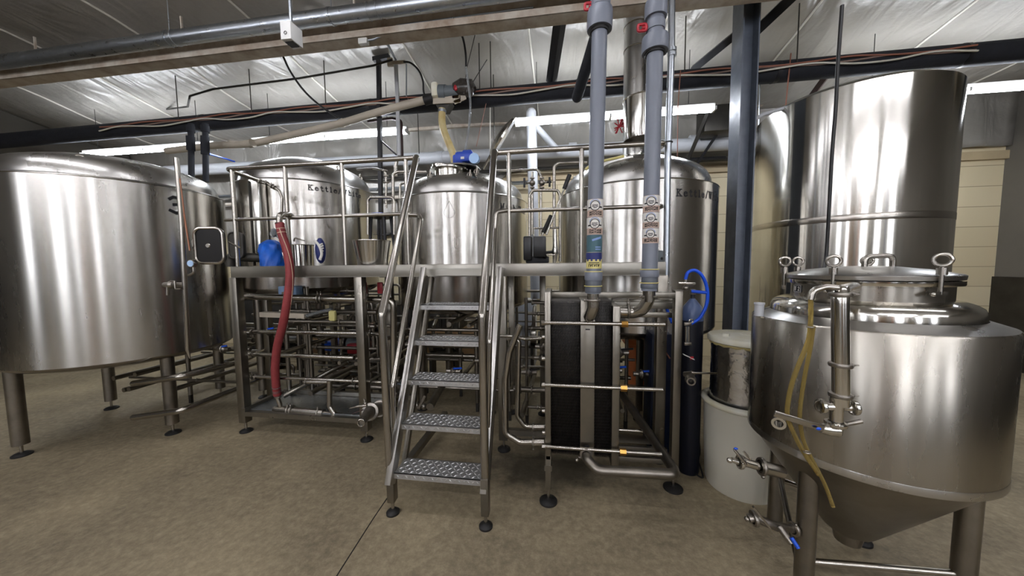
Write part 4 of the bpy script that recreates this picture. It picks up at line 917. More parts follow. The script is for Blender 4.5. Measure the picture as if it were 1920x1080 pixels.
# ------------------------------------------------------------------ plate heat exchanger
YX = 2.14
tX = thing('plate_heat_exchanger', 'plate heat exchanger with dark plate packs and long tie bolts, right of the stairs', 'heat exchanger', (.2, YX, 0))
XX = lambda px, py=700: at(px, py, Y=YX).x
ZX = lambda py, px=1090: at(px, py, Y=YX).z
x0, x1, x2, x3, x4, x5 = XX(1022), XX(1033), XX(1088), XX(1115), XX(1147), XX(1162)
zt, zb = ZX(567), ZX(856); DX = .3
def pack(xa_, xb_):
    b = B(); n = max(6, int((xb_-xa_)/.0052)); dx = (xb_-xa_)/n; K = 100
    for i in range(n):
        xc = xa_+dx*(i+.5); ph = pi*(i % 2); L = []; R = []
        for k in range(K+1):
            z = zb+(zt-zb)*k/K; o = dx*.30*(1 if (k+i) % 2 else -1)
            yy = YX+.012+(.006 if (k % 2) else 0)
            L.append((b.bm.verts.new((xc-dx*.32+o, yy+.004, z)), b.bm.verts.new((xc+o, yy-.004, z)), b.bm.verts.new((xc+dx*.32+o, yy+.004, z))))
        for p, q in zip(L, L[1:]):
            b.face((p[0], p[1], q[1], q[0])); b.face((p[1], p[2], q[2], q[1]))
    b.bb(xa_, xb_, YX+.022, YX+DX, zb, zt, bev=.01)
    # ribs on the top
    for i in range(n): b.bb(xa_+dx*(i+.2), xa_+dx*(i+.8), YX+.03, YX+DX-.03, zt-.002, zt+.006)
    return b
mat('plate_pack', '#5d5955', .36, .9, var=.3, vscale=30)
pack(x1, x2).build('plate_pack', 'plate_pack', tX); pack(x3, x4).build('plate_pack', 'plate_pack', tX)
b = B(); b.bb(x2, x3, YX-.005, YX+DX+.01, zb-.01, zt+.012, bev=.004); ct = b.build('divider_plate', 'frame_steel', tX)
for py in (617, 835): B().bb((x2+x3)/2-.014, (x2+x3)/2+.014, YX-.008, YX-.004, ZX(py)-.004, ZX(py)+.004).build('stamp', 'ink', ct, False)
b = B(); b.bb(x0, x1, YX-.02, YX+DX+.03, zb-.03, ZX(547), bev=.005); b.bb(x0, x1, YX-.02, YX+.02, .10, zb, bev=.003); b.bb(x0-.006, x1+.006, YX-.026, YX+.03, ZX(884), ZX(874)); b.build('end_plate', 'frame_steel', tX)
foot_disc(((x0+x1)/2, YX), tX, .06)
b = B(); b.bb(x4, x5, YX-.015, YX+DX+.03, zb-.05, ZX(573), bev=.01); b.build('pressure_plate', 'frame_steel', tX)
for (py, px0, px1) in ((605, 1018, 1246), (721, 1018, 1242), (836, 1018, 1240)):
    p0_, p1_ = at(px0, py, Y=YX-.03), at(px1, py+{605: 3, 721: 10, 836: 12}[py], Y=YX-.03)
    z_ = p0_.z
    B().cyl((p0_.x, YX-.035, z_), (p1_.x, YX-.035, z_), .0125, 16).build('tie_bolt', 'tube_steel', tX)
    B().cyl((x5, YX-.035, z_), (x5+.038, YX-.035, z_), .021, 6).build('brass_nut', 'brass', tX)['label'] = 'brass nut'
    B().cyl((x0-.02, YX-.035, z_), (x0, YX-.035, z_), .017, 6).build('bolt_head', 'tube_steel', tX)
for zz in (ZX(590), ZX(850)):
    B().cyl((x0-.02, YX+DX+.05, zz), (XX(1240), YX+DX+.05, zz), .012, 14).build('tie_bolt', 'tube_steel', tX)
for py in (640, 683, 787, 830): z_ = ZX(py); B().lathe([(0, -.03), (.014, -.025), (.016, 0), (.016, .01)], (x0, YX+.1, z_), (1, 0, 0), seg=16).build('bolt_cap', 'tube_steel', tX)
# skid around the exchanger
ZSK = ZX(552); XR_ = at(1278, 600, Y=2.36).x
b = B(); b.bar((x0, YX+.24, at(1040, 553, Y=2.38).z), (XR_, YX+.24, at(1040, 553, Y=2.38).z), .045, .04, bev=.003); b.build('skid_beam', 'frame_steel', tX)
B().bar((x0, YX+.34, at(1040, 571, Y=2.48).z), (XR_, YX+.34, at(1040, 571, Y=2.48).z), .03, .05, bev=.003).build('skid_beam', 'beam_steel', tX)
fr = at(1257, 916, Z=0)
b = B(); b.bb(XR_-.045, XR_+.005, fr.y-.03, fr.y+.03, .1, at(1278, 545, Y=fr.y).z, bev=.004); b.bb(XR_-.05, XR_+.01, fr.y-.035, fr.y+.035, at(1278, 545, Y=fr.y).z, at(1278, 545, Y=fr.y).z+.004); b.build('skid_post', 'frame_steel', tX)
foot_disc((XR_-.02, fr.y), tX, .065)
for py, yy in ((841, 2.6), (861, 2.45), (590, 2.45), (565, 2.5)):
    B().bar((x5, yy, at(1200, py, Y=yy).z), (XR_, yy, at(1200, py, Y=yy).z), .03, .035, bev=.002).build('skid_rail', 'frame_steel', tX)
# nozzles and pipes
n1 = at(1112, 565, Y=YX-.06)
B().tube([at(1112, 548, Y=YX-.07), at(1112, 578, Y=YX-.07), at(1106, 595, Y=YX-.05), at(1102, 590, Y=YX+.03)], .036, 22, fil=.05).build('nozzle_elbow', 'tube_steel', tX)
clampring(B(), at(1112, 563, Y=YX-.07), .034, (0, 0, 1), up=(-1, 0, 0)).build('clamp', 'cast_steel', tX)
B().tube([at(1217, 545, Y=YX-.02), at(1217, 560, Y=YX-.02), at(1205, 580, Y=YX+.0), at(1190, 586, Y=YX+.03), at(1158, 585, Y=YX+.05)], .037, 22, fil=.06).build('nozzle_elbow', 'tube_steel', tX)
clampring(B(), at(1217, 556, Y=YX-.02), .034, (0, 0, 1), up=(-1, 0, 0)).build('clamp', 'cast_steel', tX); clampring(B(), at(1178, 584, Y=YX+.03), .036, (1, 0, 0), up=(0, 0, 1)).build('clamp', 'cast_steel', tX)
tO = thing('outlet_pipe', 'thick bent steel pipe looping out from the bottom of the heat exchanger', 'pipe', at(1200, 890, Y=2.2))
zc = at(1180, 886, Y=2.02).z
B().tube([at(1100, 848, Y=YX+.02), at(1100, 860, Y=YX-.08), at(1120, 882, Y=2.0), at(1270, 890, Y=2.03), at(1160, 730, Y=3.0), at(1130, 690, Y=3.35)], .031, 18, fil=.05, n=6).build('pipe', 'old_steel', tO)
b = B(); q = at(1099, 852, Y=YX-.04); clampring(b, q, .032, (0, 1, 0), True, (-.8, 0, -.5)); b.ball(q+Vector((-.06, -.02, -.03)), .012); b.build('clamp', 'cast_steel', tO)
# two left side pipes
for i, (pts, r, lab) in enumerate((([(1020, 829), (975, 829), (947, 812), (947, 710), (955, 660), (975, 610)], .0225, 'lower bent steel pipe entering the left side of the heat exchanger'), ([(1020, 801), (985, 800), (970, 780), (973, 640), (965, 633), (950, 634)], .019, 'upper bent steel pipe entering the left side of the heat exchanger'))):
    Y_ = YX+.1+i*.12; t = thing('inlet_pipe', lab, 'pipe', at(950, 830, Y=Y_))
    B().tube([at(px, py, Y=Y_) for px, py in pts], r, 16, fil=.06).build('pipe', 'tube_steel', t); q = at(1000, pts[0][1], Y=Y_)
    clampring(B(), q, r*1.35, (1, 0, 0), True, (0, -.4, -.9)).build('clamp', 'cast_steel', t); B().tube([q, at(1021, pts[0][1], Y=Y_)], r*1.35, 16).build('ferrule', 'tube_steel', t)
B().tube([at(938, 630, Y=2.3), at(965, 631, Y=2.3), at(985, 636, Y=2.3), at(1022, 634, Y=2.25)], .012, 12, fil=.02).build('crank_handle', 'tube_steel', tX)

# ------------------------------------------------------------------ grey plastic risers with stickers
def riser(label, top, bot, Y, r, bands, joints):
    pt, pb_ = at(*top, Y=Y), at(*bot, Y=Y)
    t = thing('grey_riser_pipe', label, 'pipe', pb_, 'grey plastic riser pipes')
    ax = (pt-pb_).normalized(); f = lambda py: pb_+(pt-pb_)*((bot[1]-py)/(bot[1]-top[1]))
    e = f(-120)
    B().tube([pb_, e], r, 28).build('pipe', 'grey_plastic', t)
    for (a, c, k, m) in joints:
        B().tube([f(a), f(a-(a-c)*.12), f(c+(a-c)*.12), f(c)], [r*k*.97, r*k, r*k, r*k*.97], 28).build('coupling', m, t)
    for (a, c, kind) in bands:
        z0_, z1_ = f(a).z, f(c).z; pc = f((a+c)/2); cc = (pc.x, pc.y); R_ = r+.0015; th = atan2(-pc.y, -pc.x); h = z1_-z0_
        base = {'logo': 'label_peach', 'teal': 'label_teal', 'navy': 'label_yellow'}[kind]
        s = B().lathe([(R_, z0_), (R_, z1_)], (cc[0], cc[1], 0), seg=40).build('sticker', base, t)
        R2 = R_+.0006
        if kind == 'logo':
            b = B(); strokes_cyl(b, [((-.9*pi*R2*.5, h*.68), (.9*pi*R2*.5, h*.68))], cc, R2, th, z0_, h*.6, .0004, 14); b.build('sticker_background', 'label_white', s)
            b = B(); zc_ = h*.62; rr = min(h*.27, r*.72); n = 20
            for wdt, mm, k in ((rr*.16, 'ink', 1.0),):
                strokes_cyl(b, [((cos(2*pi*i/n)*rr, zc_+sin(2*pi*i/n)*rr), (cos(2*pi*(i+1)/n)*rr, zc_+sin(2*pi*(i+1)/n)*rr)) for i in range(n)], cc, R2+.0008, th, z0_, wdt, .0006, 1)
            strokes_cyl(b, [((-rr*.55, zc_+rr*.12), (rr*.55, zc_+rr*.12)), ((-rr*.6, zc_-rr*.15), (-rr*.1, zc_-rr*.2)), ((rr*.1, zc_-rr*.15), (rr*.6, zc_-rr*.2)), ((-rr*.3, zc_-rr*.45), (rr*.3, zc_-rr*.45))], cc, R2+.0008, th, z0_, rr*.16, .0006, 2)
            strokes_cyl(b, [((-rr*1.5, zc_-rr*.35), (-rr*1.05, zc_-rr*.35)), ((rr*1.05, zc_-rr*.35), (rr*1.5, zc_-rr*.35))], cc, R2+.0008, th, z0_, rr*.3, .0006, 2)
            for row, zz in ((0, h*.2), (1, h*.07)):
                for i in range(5):
                    u = (-.75+i*.36)*r; q_ = random.random()
                    strokes_cyl(b, [((u, zz), (u, zz+h*.09)), ((u, zz+h*(.09 if q_ > .5 else .0)), (u+r*.2, zz+h*.09)), ((u+r*.2, zz), (u+r*.2, zz+h*.09))], cc, R2+.0008, th, z0_, r*.08, .0006, 1)
            b.build('sticker_print', 'ink', s)
            b = B(); strokes_cyl(b, [((cos(pi*i/10)*rr*1.2, zc_+sin(pi*i/10)*rr*1.3), (cos(pi*(i+1)/10)*rr*1.2, zc_+sin(pi*(i+1)/10)*rr*1.3)) for i in range(1, 9)], cc, R2+.0008, th, z0_, rr*.12, .0006, 1); b.build('sticker_mountain_line', 'label_blue', s)
        elif kind == 'teal':
            b = B(); strokes_cyl(b, [((-.2*r, h*.7), (.9*r, h*.85))], cc, R2, th, z0_, h*.12, .0005, 4); strokes_cyl(b, [((.2*r, h*.15), (.9*r, h*.15)), ((.2*r, h*.28), (.9*r, h*.28))], cc, R2, th, z0_, h*.07, .0005, 3); b.build('sticker_print', 'label_blue', s)
        else:
            b = B(); strokes_cyl(b, [((-pi*R2*.5, h*.78), (pi*R2*.5, h*.78))], cc, R2, th, z0_, h*.42, .0005, 14)
            for u in (-.9, -.3, .3, .9): strokes_cyl(b, [((u*r, h*.62), (u*r, h*.5))], cc, R2, th, z0_, r*.25, .0005, 1)
            b.build('sticker_background', 'label_navy', s)
            b = B()
            for i in range(6): u = (-.7+i*.26)*r; strokes_cyl(b, [((u, h*.12), (u, h*.26)), ((u, h*(.12 if i % 2 else .26)), (u+r*.15, h*.26))], cc, R2+.0006, th, z0_, r*.08, .0006, 1)
            strokes_cyl(b, [((-.7*r, h*.36), (.7*r, h*.36))], cc, R2+.0006, th, z0_, h*.05, .0006, 4); b.build('sticker_print', 'ink', s)
    return t
YRz = YX-.07
r1 = riser('left grey plastic riser pipe with round stickers, standing on the heat exchanger', (1124, 60), (1112, 550), YRz, .0445,
      [(402, 369, 'logo'), (436, 403, 'logo'), (469, 437, 'teal'), (501, 470, 'navy')],
      [(57, 22, 1.62, 'grey_plastic'), (62, 50, 1.2, 'black_rubber'), (524, 508, 1.2, 'grey_plastic'), (535, 522, 1.08, 'dark_grey_plastic'), (548, 537, 1.1, 'dark_grey_plastic'), (18, 5, 1.3, 'grey_plastic')])
r2 = riser('right grey plastic riser pipe with three stickers and a red valve handle', (1228, 95), (1217, 545), YRz, .0445,
      [(394, 363, 'logo'), (424, 395, 'logo'), (453, 425, 'logo')],
      [(99, 72, 1.62, 'grey_plastic'), (103, 92, 1.2, 'black_rubber'), (518, 505, 1.2, 'grey_plastic'), (530, 518, 1.02, 'dark_grey_plastic'), (540, 532, 1.1, 'dark_grey_plastic'), (38, 10, 1.35, 'grey_plastic'), (60, 45, 1.15, 'grey_plastic')])
for t, px, py in ((r2, 1204, 52), (r1, 1104, 12)):
    q = at(px, py, Y=YRz-.02); b = B(); b.tube(round_rect(q, Vector((1, 0, 0)), Vector((0, 0, 1)), .045, .035, .008, 3), .008, 8, closed=True); b.cyl(q, q+Vector((.06, .01, .0)), .009, 8); b.build('valve_handle', 'red_plastic', t)['label'] = 'red valve handle'
for t, f in ((r1, ((1113, 509), (1112, 536))), (r2, ((1218, 505), (1217, 530)))):
    for px, py in f: B().ring(at(px, py, Y=YRz), .052, .003, seg=28, rs=6).build('glue_line', 'label_yellow', t)
for px, t in ((1112, r1), (1217, r2)): B().cyl(at(px, 545, Y=YRz if px < 1200 else YRz), at(px, 566, Y=YRz), .024, 18).build('steel_stub', 'tube_steel', t)
# galvanised conduit
t = thing('galvanized_conduit', 'tall galvanized conduit standing at the right end of the railing', 'conduit', at(1250, 500, Y=2.75))
B().tube([at(1260, -100, Y=2.75), at(1259, 95, Y=2.75), at(1252, 300, Y=2.75), at(1249, 520, Y=2.75)], .0245, 18).build('pipe', 'galvanized', t)
for py in (94, 103): B().tube([at(1260, py-3, Y=2.75), at(1260, py+3, Y=2.75)], .032, 18).build('coupling', 'galvanized', t)
B().ring(at(1253, 267, Y=2.75), .029, .004, seg=20, rs=6).build('zip_tie', 'black_rubber', t)
run('copper_line', 'thin copper line beside the right platform post', 'pipe', [at(1251, 520, Y=2.8), at(1250, 600, Y=2.8), at(1248, 660, Y=2.8), at(1256, 672, Y=2.8)], .006, 'orange_wire')

# ------------------------------------------------------------------ pipework under the platform
def manifold(name, label, loc, runs, clamps, m='tube_steel', cat='pipework'):
    t = thing(name, label, cat, loc)
    for pts, r in runs: B().tube(pts, r, 12, fil=r*2).build('pipe', m, t)
    for c, r, ax in clamps: clampring(B(), c, r, ax, True, (0, -.3, .95)).build('clamp', 'cast_steel', t)
    return t
YA = 2.84
runs, cl = [], []
zA = at(460, 557, Y=YA)
runs.append(([at(452, 556, Y=YA), at(662, 561, Y=YA), at(738, 563, Y=YA), at(738, 720, Y=YA)], .03)); cl += [(at(458, 556, Y=YA), .03, (1, 0, 0)), (at(598, 560, Y=YA), .034, (1, 0, 0)), (at(604, 560, Y=YA), .034, (1, 0, 0)), (at(680, 562, Y=YA), .03, (1, 0, 0))]
runs.append(([at(470, 622, Y=YA), at(666, 625, Y=YA), at(716, 627, Y=YA)], .019)); cl += [(at(474, 622, Y=YA), .023, (1, 0, 0)), (at(690, 626, Y=YA), .024, (1, 0, 0)), (at(695, 626, Y=YA), .026, (1, 0, 0))]
runs.append(([at(468, 664, Y=YA), at(664, 671, Y=YA)], .021)); cl += [(at(474, 664, Y=YA), .022, (1, 0, 0))]
runs.append(([at(472, 706, Y=YA-.06), at(718, 717, Y=YA-.06)], .017)); cl += [(at(480, 707, Y=YA-.06), .02, (1, 0, 0)), (at(474, 706, Y=YA-.06), .022, (1, 0, 0)), (at(662, 714, Y=YA-.06), .019, (1, 0, 0))]
runs.append(([at(666, 671, Y=3.5), at(531, 743, Y=2.9)], .026))
manifold('pipe_manifold', 'rows of horizontal steel pipes between the two left platform posts', at(560, 740, Y=YA), runs, cl)
# hose bottom pipe assembly
t = thing('drain_manifold', 'shiny steel pipe with tee lying on the drip tray below the red hose', 'pipework', at(600, 775, Y=2.76))
Yt = 2.76
B().tube([at(519, 742, Y=Yt), at(525, 758, Y=Yt), at(526, 768, Y=Yt)], .02, 14).build('hose_stub', 'tube_steel', t)
B().tube([at(514, 766, Y=Yt), at(522, 768, Y=Yt), at(607, 774, Y=Yt)], [.026, .035, .035], 18).build('pipe', 'tube_steel', t)
B().tube([at(604, 774, Y=Yt), at(672, 781, Y=Yt)], .018, 14).build('pipe', 'tube_steel', t)
B().tube([at(618, 714, Y=Yt), at(618, 762, Y=Yt), at(628, 777, Y=Yt)], .024, 14, fil=.03).build('pipe', 'tube_steel', t)
B().tube([at(570, 716, Y=Yt), at(620, 717, Y=Yt)], .018, 14).build('pipe', 'tube_steel', t)
for px, py, ax, r in ((521, 744, (0, 0, 1), .024), (542, 769, (1, 0, 0), .036), (548, 769, (1, 0, 0), .036), (598, 774, (1, 0, 0), .035), (574, 716, (1, 0, 0), .02)): clampring(B(), at(px, py, Y=Yt), r, ax, True, (0, -.3, .95)).build('clamp', 'cast_steel', t)
# big drain valve by the stairs
t = thing('butterfly_valve', 'heavy steel valve with open nozzle and lever pointing out beside the stairs', 'valve', at(690, 785, Y=2.55))
pv = [at(678, 792, Y=2.25), at(684, 783, Y=2.33), at(694, 772, Y=2.42), at(712, 766, Y=2.6), at(745, 745, Y=2.9), at(765, 720, Y=3.1)]
B().tube(pv[:3], [.027, .034, .05], 18).build('nozzle', 'cast_steel', t); B().tube([pv[2], pv[3]], .056, 20).build('valve_body', 'cast_steel', t); B().tube(pv[3:], .028, 16).build('pipe', 'old_steel', t)
B().ring(at(677, 793, Y=2.24), .026, .006, (pv[0]-pv[1]), 18, 8).build('nozzle_lip', 'tube_steel', t)
clampring(B(), pv[2], .055, pv[3]-pv[2], True, (-.5, 0, .85)).build('clamp', 'cast_steel', t); clampring(B(), pv[3], .055, pv[3]-pv[2]).build('clamp', 'cast_steel', t)
lv = B().tube([at(655, 766, Y=2.4), at(670, 762, Y=2.4), at(686, 760, Y=2.42), at(692, 766, Y=2.44)], [.004, .008, .012, .012], 10).build('lever', 'cast_steel', t)
B().tube([at(660, 776, Y=2.38), at(680, 768, Y=2.4)], .004, 8).build('trigger', 'rust_paint', t)
# valve assembly seen through the stairs
t = thing('butterfly_valve', 'steel valve on a slanted pipe seen through the lower stairs opening', 'valve', at(795, 765, Y=2.9))
B().tube([at(806, 763, Y=2.8), at(818, 742, Y=3.0), at(835, 715, Y=3.3)], [.035, .035, .035], 18).build('pipe', 'old_steel', t)
b = B(); b.ring(at(785, 760, Y=2.85), .03, .01, (1, 0, .3), 18, 8); b.ball(at(795, 762, Y=2.85), .03); b.build('valve_body', 'cast_steel', t); B().bar(at(785, 765, Y=2.8), at(797, 742, Y=2.8), .012, .02).build('lever', 'cast_steel', t)
b = B()
t = thing('pump', 'stainless pump housing behind the left handrail of the stairs', 'pump', at(738, 740, Y=3.0))
q = at(738, 738, Y=3.0); B().lathe([(0, -.06), (.07, -.05), (.08, 0), (.07, .03), (.05, .1), (0, .1)], q, (0, 1, .1), seg=24).build('pump_casing', 'cast_steel', t); B().cyl(q+Vector((0, .1, 0)), q+Vector((0, .35, 0)), .07, 20).build('motor', 'grey_motor', t)

def clutter(label, X0, X1, Y0, Y1, nx, nd, nv, z0, z1, seed, m='old_steel'):
    rnd = random.Random(seed); t = thing('pipe_rack', label, 'pipework', ((X0+X1)/2, Y0, 0))
    zs = [z0+(z1-z0)*(k+.5)/nx for k in range(nx)]
    for k, z in enumerate(zs):
        y = rnd.uniform(Y0, Y1); r = rnd.choice((.014, .019, .026)); a, c = X0+rnd.uniform(0, .2), X1-rnd.uniform(0, .2)
        if rnd.random() < .4: pts = [(a, y, z), (c-.2, y, z), (c-.2, y, max(.12, z-rnd.uniform(.2, .5)))]
        else: pts = [(a, y, z), (c, y, z)]
        B().tube(pts, r, 10, fil=.05).build('pipe', m, t)
        for j in range(2): clampring(B(), (rnd.uniform(a, c-.25), y, z), r*1.2, (1, 0, 0), True, (0, -.3, .95)).build('clamp', 'cast_steel', t)
    for k in range(nd):
        x = rnd.uniform(X0, X1); z = rnd.uniform(z0, z1); B().tube([(x, Y0-.1, z), (x+rnd.uniform(-.05, .05), Y1+.4, z)], rnd.choice((.019, .025)), 10).build('pipe', m, t)
    for k in range(nv):
        x = rnd.uniform(X0, X1); y = rnd.uniform(Y0, Y1); B().tube([(x, y, .1), (x, y, z1+rnd.uniform(-.1, .1))], rnd.choice((.016, .022)), 10).build('pipe', m, t)
        B().bar((x, y, .0), (x, y, .1), .03).build('support_foot', 'steel_dark', t)
    # valves with levers
    for k in range(3):
        c = Vector((rnd.uniform(X0, X1), Y0-.02, rnd.uniform(z0, z1))); v = B().ball(c, .035).ring(c, .035, .01, (1, 0, 0), 16, 8).cyl(c-Vector((.07, 0, 0)), c+Vector((.07, 0, 0)), .02, 12).build('valve', 'cast_steel', t)
        B().bar(c+Vector((0, -.02, .03)), c+Vector((.1, -.05, .05)), .008, .016).build('valve_lever', rnd.choice(('tube_steel', 'blue_plastic', 'black_plastic')), v)
    return t
clutter('dense rack of old steel pipes and valves under the left kettle', -3.0, -1.75, 3.0, 3.7, 13, 9, 7, .22, 1.35, 11)
clutter('rack of steel pipes under the mash tun behind the stairs', -1.75, -.45, 3.1, 3.9, 9, 6, 5, .2, 1.05, 23)
clutter('rack of steel pipes behind the heat exchanger pipes, left of the right kettle', -.45, .15, 3.0, 3.6, 8, 3, 4, .2, 1.3, 31)
clutter('rack of steel pipes under the right kettle behind the heat exchanger', .15, .75, 2.95, 3.5, 7, 3, 3, .2, .9, 47)
clutter('low skid of steel pipes under the numbered tank at left', -5.0, -3.2, 3.0, 4.3, 8, 6, 3, .15, .8, 53)
clutter('far row of steel pipes against the back wall at left', -5.5, -2.2, 4.8, 5.4, 6, 2, 5, .3, 1.4, 61)
clutter('far row of steel pipes against the back wall at right', -1.6, 1.6, 4.8, 5.4, 6, 2, 5, .3, 1.3, 67)
def pump_unit(label, x, y, z, mm='grey_motor', rot=0):
    t = thing('pump', label, 'pump', (x, y, 0)); c = Vector((x, y, z))
    B().cyl(c, c+Vector((.3, 0, 0)), .085, 24).build('motor', mm, t); B().lathe([(0, 0), (.1, .0), (.105, .02), (.1, .07), (0, .08)], c-Vector((.1, 0, 0)), (1, 0, 0), seg=24).build('casing', 'cast_steel', t)
    B().tube([c-Vector((.06, 0, 0)), c+Vector((-.06, 0, .28)), c+Vector((-.06, .2, .4))], .024, 12, fil=.05).build('outlet', 'old_steel', t)
    B().box(c+Vector((.15, 0, .11)), (.1, .09, .05), bev=.008).build('terminal_box', 'steel_dark', t)
    B().bb(x-.12, x+.32, y-.1, y+.1, z-.13, z-.1).bb(x-.1, x-.06, y-.08, y+.08, 0, z-.12).bb(x+.24, x+.28, y-.08, y+.08, 0, z-.12).build('base_frame', 'steel_dark', t)
for lab, x, y, z, mm in (('grey pump on a stand under the left kettle, nearest the corner post', -3.0, 4.3, .5, 'grey_motor'), ('dark pump on a stand under the left kettle beside its thick leg', -2.45, 4.2, .75, 'steel_dark'), ('grey pump under the gap between left kettle and mash tun', -1.75, 4.5, .45, 'steel_dark'), ('dark pump under the mash tun seen between the stair treads', -1.1, 4.6, .55, 'steel_dark'), ('dark pump left of the heat exchanger near the back wall', -.3, 4.5, .6, 'steel_dark'), ('dark pump far under the numbered tank', -4.3, 4.6, .45, 'steel_dark'), ('dark pump behind the heat exchanger tie bolts', .45, 4.3, .5, 'steel_dark')): pump_unit(lab, x, y, z, mm)
for lab, x0, x1, z1 in (('dark low cabinet against the back wall under the left kettle', -3.9, -2.6, .95), ('dark low cabinet against the back wall between kettle and mash tun', -2.4, -1.7, 1.1), ('dark low cabinet against the back wall behind the numbered tank', -6.2, -4.6, 1.0)):
    t = tag(B().bb(x0, x1, 5.5, 5.9, .08, z1, bev=.01).build('low_cabinet', 'steel_dark'), lab, 'cabinet')
    n = max(2, int((x1-x0)/.45)); wd = (x1-x0)/n
    for k in range(n): d = B().bb(x0+k*wd+.01, x0+(k+1)*wd-.01, 5.48, 5.5, .12, z1-.04, bev=.003).build('cabinet_door', 'steel_dark', t); B().bb(x0+(k+1)*wd-.06, x0+(k+1)*wd-.045, 5.465, 5.48, z1*.5, z1*.5+.12).build('door_handle', 'tube_steel', d)
    B().bb(x0+.03, x1-.03, 5.53, 5.87, 0, .09).build('plinth', 'black_paint', t)
# bits and pieces between the pipes
def crate(px, py, Y, s, m, name, label, cat):
    q = at(px, py, Y=Y); return tag(B().box(q, s, bev=.01).build(name, m), label, cat)
def crate_floor(px, py, Y, s, m, name, label, cat):
    q = at(px, py, Y=Y); return tag(B().box((q.x, q.y, s[2]/2), s, bev=.01).build(name, m), label, cat)
t = thing('tote_bin', 'blue plastic tote bin under the left kettle beside the red bin', 'bin', at(650, 640, Y=4.6)); q = at(650, 645, Y=4.6)
B().box((q.x, q.y, q.z), (.5, .35, .14), bev=.02).build('body', 'blue_plastic', t); B().box((q.x, q.y, q.z/2), (.44, .3, q.z-.15)).build('stand', 'steel_dark', t)
t = thing('tote_bin', 'red plastic tote bin under the left kettle beside the blue bin', 'bin', at(680, 650, Y=4.3)); q = at(680, 650, Y=4.3)
B().box((q.x, q.y, q.z), (.3, .3, .14), bev=.02).build('body', 'red_plastic', t); B().box((q.x, q.y, q.z/2), (.26, .26, q.z-.15)).build('stand', 'steel_dark', t)
crate_floor(1272, 700, 3.05, (.22, .3, .98), 'navy_panel', 'water_softener_tank', 'dark navy tall tank standing behind the right exchanger post', 'tank')
crate_floor(1232, 700, 2.95, (.16, .25, 1.02), 'navy_panel', 'navy_cabinet', 'dark navy panel cabinet behind the two rightmost posts', 'cabinet')
crate_floor(890, 625, 5.6, (1.9, .4, .5), 'cardboard', 'cardboard_box', 'long cardboard box at the foot of the back wall behind the mash tun', 'box')
crate_floor(985, 620, 5.3, (.35, .35, 1.05), 'white_pipe', 'white_barrel', 'pale tall bin standing against the back wall right of the stairs', 'bin')
crate_floor(600, 650, 5.6, (1.4, .3, .3), 'wood_crate', 'wooden_pallet', 'wooden pallet on the floor behind the left kettle pipes', 'pallet')
q = at(1205, 640, Y=4.6); tag(B().box((q.x, 4.6, .62), (.5, .3, .2), bev=.02).box((q.x, 4.6, .26), (.4, .26, .52)).build('orange_cart', 'orange_paint'), 'orange painted cart far behind the heat exchanger', 'cart')
# flat bar tray and white tag bottle
t = thing('steel_trough', 'dirty pale steel trough hanging between the pipes behind the red hose', 'trough', at(540, 590, Y=3.0))
B().bar(at(492, 589, Y=3.0), at(575, 592, Y=3.0), .07, .05).build('trough', 'cream_pipe', t); B().tube([at(575, 592, Y=3.0), at(605, 584, Y=3.0), at(622, 580, Y=3.0)], .018, 8).build('clear_wrap', 'clear_plastic', t)
q = at(624, 592, Y=2.98); tag(B().box(q, (.075, .05, .11), bev=.022).build('spray_bottle', 'yellow_paper'), 'white and yellow jug hanging on the pipes behind the red hose', 'jug')
crate(640, 597, 3.4, (.1, .06, .09), 'cream_pipe', 'control_box', 'small cream control box between pipes left of the second post', 'box')
tag(B().box(at(545, 545, Y=3.2), (.22, .1, .1), bev=.01).build('parts_bin', 'light_blue'), 'pale blue parts bin on the shelf under the platform deck', 'bin')
tag(B().box(at(520, 533, Y=3.3), (.2, .1, .05), bev=.01).build('paper_stack', 'cream_pipe'), 'cream paper stack under the platform deck at left', 'papers')
tag(B().bb(at(480, 560, Y=3.25).x, at(600, 560, Y=3.25).x, 3.1, 3.45, at(540, 552, Y=3.2).z-.02, at(540, 552, Y=3.2).z).build('under_shelf', 'frame_steel'), 'steel shelf hanging under the platform deck at left', 'shelf')
for px, lab in ((683, 'red cloth hanging behind the second platform post'), (713, 'red cloth hanging just left of the left handrail')):
    tag(B().box(at(px, 540, Y=3.2), (.06, .02, .12), bev=.008).build('red_cloth', 'red_plastic'), lab, 'cloth')

# ------------------------------------------------------------------ red hose
t = thing('red_hose', 'thick dull red brewing hose hanging from the railing elbow to the drip tray', 'hose', at(520, 740, Y=2.6))
YH = 2.6
hp = [at(524, 418, Y=YH), at(529, 440, Y=YH), at(538, 470, Y=YH), at(543, 500, Y=YH), at(543, 530, Y=YH), at(538, 570, Y=YH), at(530, 610, Y=YH+.03), at(520, 650, Y=YH+.07), at(516, 690, Y=YH+.1), at(518, 725, Y=YH+.14), at(520, 740, Y=Yt)]
hc_ = curve(hp); B().tube(hc_, .0345, 18).build('hose_body', 'red_rubber', t)
b = B()
for k in range(3, 34):
    a, c = hc_[k], hc_[k+1]; off = Vector((.035*sin(k*.045+.35), -.035*cos(k*.045+.35), 0)); b.bar(a+off, c+off, .008, .0015)
b.build('hose_stripe', 'cream_stripe', t)
for k in (3, 5, 54, 56, 57): b2 = B().tube([hc_[k], hc_[k+1]*.3+hc_[k]*.7], .037, 18).build('hose_band', 'galvanized' if k > 10 else 'cream_stripe', t)
t = thing('hose_elbow', 'steel elbow clamped over the middle rail where the red hose hangs', 'pipe fitting', at(524, 415, Y=YH))
B().tube([at(524, 419, Y=YH), at(524, 402, Y=YH), at(540, 402, Y=YH+.1), at(546, 404, Y=YH+.2)], .024, 16, fil=.05).build('elbow', 'tube_steel', t)
